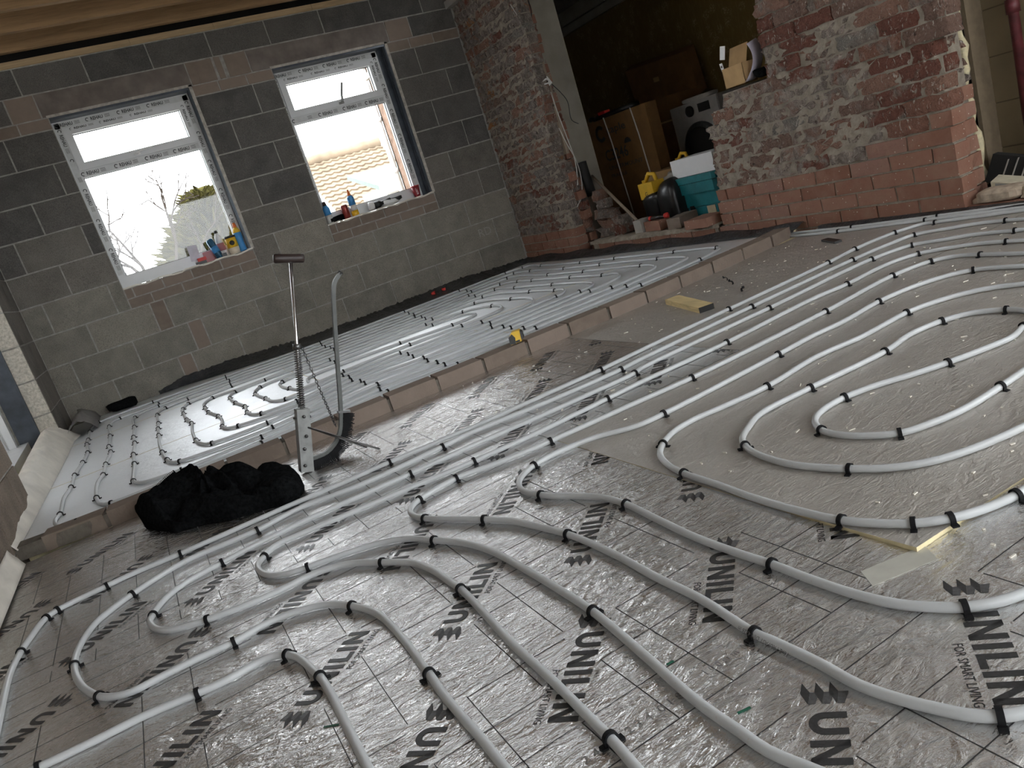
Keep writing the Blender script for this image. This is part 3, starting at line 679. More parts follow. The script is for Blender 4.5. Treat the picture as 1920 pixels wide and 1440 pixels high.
dk = MB(); dk.tube([(.80, q1[1], .775), (.80, q1[1], .835)], .029, 14); dk.build('pipe_collar', RUST, DPo, True)
bs = MB(); bs.box(.40, .86, -7.0, -4.30, -.06, .02); struct(bs.build('trim_3', BRICK))
for i, (y, z, s) in enumerate([(-4.42, .05, (.06, .10, .03)), (-4.62, .05, (.05, .10, .03)), (-4.8, .05, (.06, .09, .03)), (-4.33, .03, (.03, .03, .015))]):
    tag(lump((.47, y, z), s, 60 + i, amp=.12).build('rubble_lump', (RUBBLE, RUBBLE, BRICK, RUBBLE)[i]), ('long mortar lump at the foot of the brick wall end', 'brick coloured lump at the right edge of the frame', 'rubble lump farthest right along the base of the wall', 'small pale crumb of mortar at the wall end')[i], 'rubble', 'rubble at the wall foot')
sb_ = MB(); c = on_plane(1905, 318, (1, 0, 0), .70); sb_.obox(c, (.02, 0, .0), (0, .11, .03), (.015, -.02, .06)); SBo = tag(sb_.build('dark_slab', DARK), 'dark ribbed slab leaning at the right edge of the frame', 'slab')
rb = MB()
for i in range(3): rb.obox(c + np.array([-.024, -.05 + .045 * i, .0]), (.002, 0, 0), (0, .003, 0), (.014, -.02, .055))
rb.build('rib', PLAST, SBo)
sp_ = MB(); c = on_plane(1905, 342, (1, 0, 0), .55); sp_.obox(c, (.05, .01, .005), (.0, .09, .02), (0, 0, .013)); SPo = tag(sp_.build('foam_scrap', plain('beige_scrap', (.55, .5, .38), .9)), 'beige scrap of foil backed board on the rubble', 'scrap')
MB().obox(c + np.array([-.052, -.01, -.002]), (.001, 0, 0), (0, .07, .012), (0, 0, .008)).build('foil_label', STEEL, SPo)

# ------------------------------------------------------------------ ROOM BEYOND THE OPENING
ir = MB(); ir.box(2.45, 2.6, -4.6, 2.4, -.1, 2.74); struct(ir.build('wall_inner', WALLP))
ic = MB(); ic.box(2.36, 2.45, -4.6, 2.4, 2.16, 2.30); ic.box(2.41, 2.45, -4.6, 2.4, 2.08, 2.16); struct(ic.build('trim_4', CREAM))
i2 = MB(); i2.box(.62, 2.6, 2.3, 2.5, -.1, 2.74); i2.box(.62, 2.6, -4.2, -3.9, -.1, 2.74); struct(i2.build('wall_inner_side', PLAST))  # unseen side walls, put in to keep this room dark
i3 = MB(); i3.box(.40, 2.6, -4.6, 2.4, 2.30, 2.36); struct(i3.build('ceiling_inner', PLAST))  # unseen ceiling, likewise put in to keep the room dark
i4 = MB(); i4.box(.53, 2.6, -4.2, 2.4, -.1, .02); struct(i4.build('floor_inner', plain('dark_boards', (.09, .06, .04), .8)))
i5 = MB(); i5.box(.62, .86, -4.2, -3.33, .02, 2.3); i5.box(2.3, 2.45, -2.35, -1.95, .02, 2.16); struct(i5.build('trim_5', PLAST))

def box_thing(name, label, c0, c1, mat, cat='box'):
    t = thing(name, ((c0[0] + c1[0]) / 2, (c0[1] + c1[1]) / 2, c0[2]), label, cat); return t
# large carton
t = thing('carton', (1.6, -.75, .02), 'tall brown appliance carton with dark lettering and white straps', 'box')
MB().box(1.30, 1.42, -1.16, -.29, .02, 1.02).build('carton_body', CARDD, t)
tx = MB(); U = np.array([0, -1., 0]); V = np.array([0, 0, 1.])
for nm, tt, yy, z_, w_, h_ in (('brand_lettering', 'caple', -.56, .86, .28, .085), ('model_lettering', 'C3246', -.45, .65, .34, .10), ('small_lettering', 'UNDERMOUNT', -.46, .57, .50, .035), ('small_lettering', 'FRAGILE', -.46, .50, .24, .03)):
    tx = MB(); put_text(tx, tt, (1.2985, yy, z_), U, V, width=w_, height=h_, bold=.012); tx.build(nm, INK, t)
tx = MB(); c = np.array([1.2985, -.46, .90]); A = np.linspace(.7, 5.6, 16)
tx.add([c + .075 * (math.cos(a) * U + math.sin(a) * V) for a in A] + [c + .042 * (math.cos(a) * U + math.sin(a) * V) for a in A], [(i, i + 1, 17 + i, 16 + i) for i in range(15)]); tx.build('printed_ring', INK, t)
tx = MB(); tx.add([c + U * (.36 + .05 * math.cos(a)) + V * (-.14 + .045 * math.sin(a)) for a in np.linspace(0, PI, 8)], [tuple(range(8))]); tx.build('printed_dome', INK, t)
for y in (-.62, -1.02): MB().tube([(1.294, y + .05, 1.026), (1.293, y + .02, .8), (1.293, y + .0, .45), (1.293, y - .03, .05)], .006, 6).build('strap', COPPER, t, True)
tw_ = MB(); tw_.tube([(1.34, -.30 - .02 * i, 1.045 + .012 * math.sin(i)) for i in range(9)], .018, 6); tw_.box(1.31, 1.42, -.95, -.45, 1.02, 1.06)
tag(tw_.build('cable_coil', BLACKP, None, True), 'black cable and tool lying on top of the tall brown carton', 'cable')
tag(MB().box(1.30, 1.36, -.60, -.50, 1.058, 1.082).build('marker_tool', RED), 'small red tool lying on the tall brown carton', 'tool')
t = thing('flat_carton', (2.2, -.5, 1.0), 'wide brown carton leaning against the wallpaper above the tall carton', 'box')
MB().obox((2.30, -.30, 1.22), (.05, 0, .02), (0, .46, .03), (-.02, 0, .20)).build('carton_body', CARDD, t)
lm = MB(); lm.obox((2.245, -.25, 1.25), (.001, 0, 0), (0, .04, .003), (0, 0, .03)); lm.build('label_sticker', CARD, t)
t = thing('slim_carton', (2.1, -.72, .02), 'slim brown carton standing between the tall carton and the washing machine', 'box')
MB().box(1.85, 2.25, -.80, -.50, .02, 1.04).build('carton_body', CARDD, t); MB().box(1.846, 1.85, -.80, -.50, .82, .835).build('tape_band', CARD, t)
# washing machine
t = thing('washing_machine', (2.1, -1.16, .06), 'white front loading washing machine with a black round door', 'washing machine')
MB().box(1.80, 2.38, -1.46, -.86, .06, .915).build('cabinet', APPL, t)
MB().box(1.792, 1.80, -1.455, -.865, .78, .91).build('control_panel', APPL, t)
k = MB(); k.lathe([(.045, 0), (.045, .02), (.03, .026)], (1.79, -1.12, .845), 20, axis=(-1, 0, 0)); k.build('dial', DARK, t, True)
MB().box(1.788, 1.793, -1.36, -1.22, .815, .885).build('display', DARK, t); MB().box(1.789, 1.793, -1.05, -.90, .80, .875).build('detergent_drawer', APPL, t)
k = MB(); k.lathe([(.225, 0), (.225, .02), (.20, .035), (.17, .036)], (1.80, -1.18, .52), 36, axis=(-1, 0, 0)); k.build('door_ring', STEELD, t, True)
k = MB(); k.lathe([(.19, 0), (.17, .015), (.08, .03), (.01, .034)], (1.768, -1.18, .52), 30, axis=(-1, 0, 0)); k.build('door_glass', DARK, t, True)
tag(lump((1.95, -1.10, .935), (.08, .16, .022), 71, amp=.3).build('crumpled_packaging', C('clear_film', (.5, .48, .44), .3), None, True), 'crumpled clear packaging on top of the washing machine', 'packaging')
tag(MB().box(1.05, 1.5, -1.66, -1.25, .02, .47).build('open_carton', CARD), 'plain cardboard carton in front of the washing machine', 'box')
# tool cases and white box
def case(name, label, x0, x1, y0, y1, z0, z1, latch):
    t = thing(name, ((x0 + x1) / 2, (y0 + y1) / 2, z0), label, 'tool case'); zt = z0 + (z1 - z0) * .62
    a = MB(); ch = .02
    def body(xa, xb, ya, yb_, za, zb):
        p = [(xa + ch, ya), (xb, ya), (xb, yb_), (xa + ch, yb_), (xa, yb_ - ch), (xa, ya + ch)]
        return MB().prism(p, lambda a_, b_, h: (a_, b_, h), za, zb)
    body(x0, x1, y0, y1, z0, zt - .004).build('case_body', TEAL, t); body(x0 - .006, x1, y0 - .006, y1 + .006, zt, z1).build('lid', TEAL, t)
    if latch:
        MB().box(x0 - .012, x0, y1 - .10, y1 - .06, zt - .07, zt + .01).build('latch', DARK, t); MB().box(x0 - .004, x0, y0 + .05, y0 + .24, z0 + .03, zt - .01).build('panel', TEAL, t); MB().box(x0 - .007, x0 - .004, y0 + .07, y0 + .155, z0 + .06, z0 + .15).build('sticker', C('buff_label', (.60, .50, .33), .8), t)
    return t
TX = .80
case('tool_case', 'lower teal plastic tool case with a cream sticker beside the brick wall', TX, TX + .35, -2.33, -1.945, .022, .275, True)
case('tool_case', 'upper teal plastic tool case carrying the white box', TX - .03, TX + .33, -2.335, -1.885, .278, .402, False)
t = thing('white_box', (TX + .1, -2.12, .404), 'plain white box lying on the upper teal tool case', 'box')
B_ = MB(); B_.obox((TX + .12, -2.115, .468), (.12, 0, 0), (0, .222, 0), (0, 0, .0635)); B_.build('box_body', C('white_card', (.86, .86, .88), .6, 0, .02), t); MB().box(TX + .002, TX + .238, -2.3395, -2.3372, .41, .525).build('grey_side', PLAST, t)  # plain grey sheet on the near side of the box
# black sacks and yellow containers
for i, (y, s, lb) in enumerate([(-1.62, (.14, .15, .16), 'black rubbish sack slumped behind the loose bricks'), (-1.86, (.16, .13, .20), 'shiny black rubbish sack next to the teal tool cases')]):
    tag(lump((.86, y, .02 + s[2]), s, 80 + i, 14, 20, .2).build('rubbish_sack', BAG, None, True), lb, 'sack', 'black sacks in the opening')
def jerry(loc, label, sc):
    t = thing('plastic_jug', loc, label, 'jug'); x, y, z = loc
    v = MB(); v.box(x - .06 * sc, x + .06 * sc, y - .085 * sc, y + .085 * sc, z, z + .12 * sc); o = v.build('jug_body', YELLOW, t)
    h = MB(); h.tube([(x, y - .075 * sc, z + .12 * sc), (x, y - .06 * sc, z + .17 * sc), (x, y + .0, z + .18 * sc), (x, y + .06 * sc, z + .12 * sc)], .016 * sc, 8); h.build('handle', YELLOW, t, True)
    c_ = MB(); c_.lathe([(.02 * sc, 0), (.02 * sc, .02)], (x, y + .07 * sc, z + .12 * sc), 12); c_.build('cap', YELLOW, t, True); p_ = MB(); put_text(p_, 'G', (x - .0615 * sc, y + .02, z + .02), U, V, width=.03); p_.build('printed_mark', INK, t)
jerry((.80, -1.62, .31), 'yellow plastic jug with moulded handle on the black sacks', 1.0); jerry((1.0, -1.80, .42), 'yellow plastic jug half hidden behind the teal cases', .8)
tag(lump((.92, -1.74, .40), (.05, .06, .06), 90, amp=.3).build('crumpled_wrapper', C('grey_wrapper', (.45, .43, .42), .4), None, True), 'crumpled pale wrapper between the yellow jugs', 'wrapper')
# loose bricks, block, tool and pole on the low wall
zl = ZB + PC + .020
def loose(name, c, L, Wd, H, rz, mat, label, cat='brick'):
    t = MB(); r = np.random.default_rng(int(abs(c[1]) * 1000)); ca, sa = math.cos(rz), math.sin(rz); t.obox((c[0], c[1], c[2] + H / 2), (L / 2 * ca, L / 2 * sa, 0), (-Wd / 2 * sa, Wd / 2 * ca, 0), (0, 0, H / 2)); return tag(t.build(name, mat), label, cat, 'loose masonry on the low wall' if cat == 'brick' else None)
loose('loose_brick', (.55, -1.90, zl), .21, .10, .07, 1.45, BRICK, 'speckled red brick lying on the low wall under the black tool'); loose('loose_brick', (.56, -2.17, zl), .22, .11, .075, .25, SLIP, 'brown brick end on beside the lower teal tool case'); loose('loose_brick', (.62, -2.06, zl), .2, .1, .06, .5, SLIP, 'brown brick lying behind the other loose bricks')
loose('pale_block', (.54, -1.735, zl), .10, .08, .095, .1, PLAST, 'pale grey cut block piece at the end of the low wall', 'brick')
t = thing('nail_bar', (.55, -1.94, zl + .07), 'black hand tool with red ends on the speckled brick', 'tool'); MB().tube([(.54, -1.86, zl + .084), (.54, -2.02, zl + .088)], .013, 8).build('shaft', BLACKP, t, True); MB().tube([(.54, -1.84, zl + .086), (.54, -1.86, zl + .086)], .017, 8).build('end_cap', RED, t, True); MB().tube([(.54, -2.02, zl + .088), (.54, -2.045, zl + .092)], .020, 8).build('end_cap', RED, t, True)
pl = MB(); a = on_plane(1110, 330, (1, 0, 0), .75); b = on_plane(1193, 412, (1, 0, 0), .58); pl.tube([a, (a + b) / 2, b], .012, 8); tag(pl.build('wooden_pole', WOODD, None, True), 'slanting wooden pole leaning in the opening before the carton', 'pole')
tag(lump((.60, -1.58, .05), (.035, .04, .03), 95).build('blue_scrap', C('dark_blue', (.01, .04, .16), .4), None, True), 'small dark blue plastic piece below the slanting pole', 'scrap')
lb = loose('bedding_brick', (.47, -2.50, zl - .005), .22, .18, .058, PI / 2 + AB, BRICK, 'red brick bedded at the inner corner of the low wall')
# box on the ledge
LZ = .868
t = thing('small_carton', (.50, -3.06, LZ), 'small open cardboard box on the broken ledge of the brick wall', 'box'); x0, x1, y0, y1, h = .435, .53, -3.135, -2.975, .112
wb = MB(); wb.box(x0, x1, y0, y1, LZ, LZ + .003); wb.box(x0, x0 + .003, y0, y1, LZ, LZ + h); wb.box(x1 - .003, x1, y0, y1, LZ, LZ + h); wb.box(x0, x1, y0, y0 + .003, LZ, LZ + h); wb.box(x0, x1, y1 - .003, y1, LZ, LZ + h); wb.build('box_body', CARD, t)
fl = MB(); fl.obox(((x0 + x1) / 2 + .02, (y0 + y1) / 2, LZ + h + .05), (.001, 0, 0), (0, (y1 - y0) / 2 - .01, 0), (.02, 0, .05)); fl.build('flap', CARD, t)
pp = MB(); n = 14; v = []
for i in range(n):
    s = i / (n - 1)
    for w in (0, 1): v.append((.42 + .10 * w + .03 * math.sin(3 * s), -3.15 - .06 * s - .10 * s * (1 - s) + .02 * w, LZ + .004 + .19 * s + .02 * w * s))
pp.add(v, [(2 * i, 2 * i + 1, 2 * i + 3, 2 * i + 2) for i in range(n - 1)]); o = pp.build('paper_sheet', PAPER, None, True); sm = o.modifiers.new('thick', 'SOLIDIFY'); sm.thickness = .0012
tag(o, 'curled lilac paper sheet tucked between the small box and the bricks', 'paper')
tag(lump((.47, -3.245, LZ + .026), (.045, .05, .025), 97).build('black_pouch', CLOTH, None, True), 'black pouch beside the paper on the brick ledge', 'pouch')
t = thing('perforated_strap', (.47, -2.96, LZ), 'white metal fixing strip standing behind the small box', 'bracket'); MB().obox((.47, -2.955, LZ + .075), (.002, 0, 0), (0, .010, 0), (0, .012, .075)).build('strip', WHITE, t); MB().obox((.46, -2.985, LZ + .20), (.002, 0, 0), (0, .018, .004), (0, -.012, .035)).build('plate', WHITE, t)
for i in range(5): MB().obox((.4675, -2.955 + .004 * (i - 2), LZ + .03 + .025 * i), (.0006, 0, 0), (0, .004, 0), (0, 0, .006)).build('slot', DARK, t)
# hanging cables and socket box beside the pier
def wire(pts, r, m, label, name='hanging_cable'):
    tag(MB().tube(catmull(pts, .03), r, 6).build(name, m, None, True), label, 'cable', 'cables hanging beside the pier')
def yp(px, py, x): return on_plane(px, py, (0, 1, 0), x)
YW = -1.0
ps = lambda L: [on_plane(a, b, (0, 1, 0), YW) for a, b in L]
wire(ps([(981, 0), (988, 30), (1002, 80), (1013, 120), (1022, 145)]), .005, COPPER, 'pale twin cable running down to the white socket box')
wire(ps([(957, 8), (985, 55), (1005, 105), (1020, 143)]), .003, COPPER, 'thin brown wire crossing from the bricks to the socket box')
wire(ps([(1030, 165), (1045, 210), (1060, 250), (1078, 300), (1083, 340), (1083, 347)]), .0045, COPPER, 'pale cable dropping from the socket box in a long sweep')
wire(ps([(1048, 240), (1063, 270), (1080, 300), (1090, 335), (1090, 370), (1082, 388)]), .004, COPPER, 'pale cable hooking back at its bare lower end')
wire(ps([(990, 0), (996, 20), (996, 45)]), .004, BLACKP, 'short black cable against the cream wall edge'); wire(ps([(1035, 158), (1050, 172), (1064, 190), (1072, 225), (1085, 232)]), .003, BLACKP, 'thin black cable leaving the socket box to the right')
c = on_plane(1024, 155, (0, 1, 0), YW); t = thing('socket_box', c, 'white electrical box hanging askew on the cables by the pier', 'socket'); MB().obox(c, (.028, 0, .016), (0, .02, 0), (-.016, 0, .028)).build('box_body', WHITE, t); MB().obox(c + np.array([.02, .01, .035]), (.022, 0, .01), (0, .02, 0), (-.01, 0, .022)).build('back_plate', WOODD, t); MB().tube([c + np.array([-.006, -.021, .003]), c + np.array([.008, -.021, .006])], .004, 6).build('switch_slot', DARK, t)
# dark rubble and pipe stub inside the cavity
for i, (z, mt, lb2) in enumerate(((.60, DARK, 'black corrugated duct stub between pier and plaster'),)): tag(MB().tube([(.68, -.99, z - .16), (.67, -.99, z), (.66, -1.0, z + .12)], .04, 10).build('duct_stub', mt, None, True), lb2, 'duct')
# ------------------------------------------------------------------ KERB of concrete bricks
t = thing('brick_kerb', (-1.7, -3.4, 0), 'low row of brown concrete bricks dividing the two foil floors', 'kerb')
KV = variants('brick', SLIP, 8, (.004, .025, .015), (2, 1))
km = MB(); 
for a, b in zip(np.linspace(-3.69, .24, 40)[:-1], np.linspace(-3.69, .24, 40)[1:]):
    v = [(a, ky(a) + .009, 0), (b, ky(b) + .009, 0), (b, ky(b) + .096, 0), (a, ky(a) + .096, 0)]; v += [(x, y, .051) for x, y, z in v]; km.add(v, [(3, 2, 1, 0), (4, 5, 6, 7), (0, 1, 5, 4), (1, 2, 6, 5), (2, 3, 7, 6), (3, 0, 4, 7)])
km.build('mortar_joint', m_mortar('dark_mortar', (.17, .15, .125)), t)
for i in range(-9, 9):
    a = -1.755 + .2285 * i; b = a + .2285
    if b > .27: b = .27
    if a < -3.72 or b - a < .05: continue
    a = max(a, -3.69); o = link('brick', random.choice(KV), t, loc=(0, 0, 0)); o.matrix_parent_inverse = pinv(t); j = .0065
    dy = ky(b) - ky(a); o.location = (a + j, ky(a) + random.uniform(-.003, .003), -.001); o.rotation_euler = (0, random.uniform(-.006, .006), math.atan2(dy, b - a)); o.scale = (b - a - 2 * j, .101, .0615 + random.uniform(-.002, .002))

# ------------------------------------------------------------------ HEATING PIPES
def parse(s):
    out = []
    for w in s.split():
        c = w.endswith('c'); x, y = w.rstrip('c').split(','); out.append((float(x), float(y), c))
    return out
def clip_mesh():
    mb = MB(); ri, ro, hw = .0088, .0118, .0042; n = 12; v = []
    for i in range(n + 1):
        a = -.45 + (PI + .9) * i / n
        for r in (ri, ro):
            for w in (-hw, hw): v.append((w, r * math.cos(a), r * math.sin(a)))
    f = []
    for i in range(n):
        a = 4 * i; b = a + 4
        f += [(a + 2, a + 3, b + 3, b + 2), (a + 1, a, b, b + 1), (a, a + 2, b + 2, b), (a + 3, a + 1, b + 1, b + 3)]
    f += [(0, 1, 3, 2), (4 * n + 2, 4 * n + 3, 4 * n + 1, 4 * n)]; mb.add(v, f)
    for s in (-1, 1):
        mb.box(-hw, hw, s * .0098 - .0016, s * .0098 + .0016, -.0096, -.001); mb.box(-.0055, .0055, min(s * .0085, s * .0185), max(s * .0085, s * .0185), -.0088, -.0052)
    return mb.mesh('pipe_clip', CLIPM)
CLIP = clip_mesh(); PR = .0078
def lay(pts, floor, step, label, n=10, group=None, extra=0.0):
    W_ = []; cl = []
    for px, py, c in pts:
        if floor == 'near':
            q = on_z(px, py, .0088); q = on_z(px, py, .0088 + lift(q[0], q[1]))
        else: q = on_plane(px, py, FN, .0148 + .0090)
        W_.append(q)
        if c: cl.append(len(W_) - 1)
    P = catmull(W_, step); mb = MB(); mb.tube(P, PR, n); o = mb.build('heating_pipe', PIPE, None, True); tag(o, label, 'pipe', group)
    PA = np.array(P)
    for k in cl:
        i = int(np.argmin(((PA - W_[k]) ** 2).sum(1))); t = PA[min(i + 1, len(PA) - 1)] - PA[max(i - 1, 0)]
        c_ = bpy.data.objects.new('pipe_clip', CLIP); COL.objects.link(c_); c_.parent = o
        c_.location = W_[k]; c_.rotation_euler = (random.uniform(-.12, .12), 0, math.atan2(t[1], t[0]) + random.uniform(-.12, .12))
    return o
NEAR = [
 ('outermost white pipe of the near floor, running beside the brick kerb', '2060,376 1920,394 1753.3,416.7c 1734,418.9 1677.5,436c 1602.3,467c 1552.5,492.3c 1366.4,579.4c 1233.6,641.3 1125.8,693.1c 986,756 900.4,794.6 730,866.4c 635.6,908 560,940.2 338.3,1037.8c 240,1079.4 200,1098.8c 107.5,1143.8c 86.3,1158.8c 53.8,1200 38.8,1222.5c 20,1260 7.5,1305 0,1342 -10,1390 -16,1450 -20,1520'),
 ('second white pipe from the kerb, making the wide bend at the lower left', '2060,396 1920,410.3 1885.6,413.2c 1835,418.9 1772,429.3 1713.9,440.3c 1661.8,459.8 1597.6,487.4c 1409.2,574.9c 1200,674 1164.4,692.4c 1040,747.3 880,812.6 830,837.3c 673,910 560,953.4 482,994.3c 346,1053 247,1114.6c 212.5,1140 180,1167.5 157.5,1197.5 143.8,1225 139.5,1247.5c 142.5,1267.5 155,1287.5 175,1301.3 186,1305.5c 212.5,1306 250,1296 300,1270 375,1232.5 438,1203.8c 504.8,1166.4 572.8,1141.8 618.2,1133 660,1136.2c 692.5,1143.8 717.5,1157.5 742.5,1182.5 767.5,1212.5 792.5,1247.5 805,1263.8c 830,1300 867.5,1345 905,1387.5 945,1437.5 990,1495 1040,1560'),
 ('third white pipe from the kerb, turning back beside the black jacket', '2060,414 1920,429.9 1903,432.1c 1835,438.7 1772,448.8 1709.8,459.5c 1634,486c 1442,577.5c 1200,691.7 1190,699.2c 1040,768 880,838 770,888c 560,981.8 415.9,1054.8c 353.5,1088.8 315.6,1117 293,1141.8 286.5,1153.5c 281,1163 284,1172 295,1179.5 320,1181.3 350,1173.8 388.7,1161.8c 467,1132.3 542.6,1098.3 580,1079.4 637,1060.5 675,1054.8 716.6,1054.5c 772.4,1055.3 810,1068.5 844,1091 864,1104.7c 918.7,1161 960,1206 1035,1275 1100,1340 1145,1385c 1185,1430 1230,1485 1280,1550'),
 ('fourth white pipe from the kerb, with a tight turn left of the centre', '2060,436 1920,450.4 1887,452.6c 1835,456.7 1772,466 1721.7,475.6c 1661.8,496 1588.2,532.5c 1520,562 1362.6,641.8c 1200,717.4 1139,747.2c 1010,810 888.8,864.5c 749,923 560,1003 525,1018 505,1032 495.3,1043.4c 484,1056.7 486,1069 504.8,1078.5 538.8,1075.6 576.6,1063.5c 637,1041.5 715.6,1017.5 772.4,1010 814,1013c 867,1017.5 923.7,1034.5 980.4,1064.8 1056,1110 1111.7,1146.8c 1210,1230 1310,1317.5 1385,1370 1440,1408 1515.6,1440 1590,1470 1660,1495'),
 ('fifth white pipe from the kerb, turning sharply in the middle of the floor', '2060,462 1920,474.6 1838.4,477.2c 1791,480.3 1745.4,489.8c 1673.6,516.7c 1547.8,583.7c 1297.2,708.3c 1200,751.5 1032,826.8c 938,866 893,882 855.3,896.6c 786.3,936.6c 771,951 770.5,962.6 782,969.5 797,972c 848,973.2 908.5,974c 961.5,977 999.3,985.3 1065,1002c 1153.5,1039.9 1229,1081.5 1312,1122 1415,1187.5c 1440,1198 1534.6,1242.6 1610,1284 1685.8,1310.7 1761.5,1329.6 1818,1341 1875,1342.9c 1920,1335.3 1970,1318 2050,1280'),
 ('sixth white pipe from the kerb, ending in the long curve at the right', '2060,482 1920,498.6 1866.7,501.8 1824.8,506.2c 1772,518 1709,538.6 1647.5,565.2c 1583,601.7 1520,631.6 1459,664.5c 1244.2,775.8c 1194,798.3 1107,822.9 1038.9,851.2 1001,872.5c 980.4,890.8 972.8,905.9 981,920.5 1014.4,927.8c 1040,930 1096.7,930 1134.6,934 1174.3,945.3c 1229,971.8 1304.8,1007.7 1380.4,1036 1447.5,1058c 1520,1086 1610,1116 1685.8,1133 1761.5,1138.6 1808.8,1138.6c 1875,1127.3 1920,1112 1975,1088 2060,1045'),
 ('white pipe ringing the dusty board, outside the two inner loops', '2060,518 1920,532.3 1866.7,538.6 1803.7,551.2 1740.6,570 1699.7,586c 1614.6,631.6 1532.6,667.9 1438.3,724.2c 1360,760.5 1296,788.8 1258.2,813.4 1242.7,832.5c 1237.4,851.2 1250.7,870 1282.4,887.5c 1342.6,907.5 1418.2,935 1515.6,962.3 1578,975.6c 1648,981.3 1712.3,981.3c 1782.3,971.8c 1848.5,952.9 1905,928.3c 1925,916 1975,885 2050,835'),
 ('innermost white pipe loop of the near floor at the right edge', '2040,722 1960,775 1920,799.7 1818.2,843.2 1742.6,865.9 1667,877.2 1593,879c 1515.6,874.8 1475,869 1418.2,850.8 1397.4,835.6c 1392,822 1403,801.6 1427,775 1519.6,726.9c 1659,659c 1709,625.3 1765.9,601.7c 1819.4,587.5 1887.2,580.6c 1920,582.8 1938,591 1938,602 1918.7,612c 1898,631.5 1835,658 1777,679.7c 1709,702.4 1646,721.3 1583,745c 1551.5,762.3 1532.6,778 1527.9,790.6 1540.5,806.4c 1567.3,814.3 1614.6,817.4 1687,812c 1740.6,795.4 1803.7,768.6 1876,724.5c 1920,694.5 1965,662 2050,600'),
 ('white pipe at the bottom left corner, bending towards the camera', '-20,1483 40,1455 73,1438.8c 175,1390 275,1340 370,1300c 425,1275 480,1244 510,1231 538.8,1227.5c 562.5,1235 585,1255 600,1268.8c 620,1300 642.5,1345 667.5,1395 685,1430 712,1490 740,1560'),
 ('white feed pipe along the foot of the brick wall, nearer the bricks', '1452,437 1476,438 1520,433.6 1597.2,425.5c 1758,404.8c 1920,383.5 2060,366'),
 ('white feed pipe along the foot of the brick wall, nearer the loops', '1455,443 1478,443 1520,439.3 1571.4,433.6c 1734.3,412.5c 1920,389 2060,371')]
for lb_, s_ in NEAR: lay(parse(s_), 'near', .022, lb_, 12, 'heating pipes on the near floor')
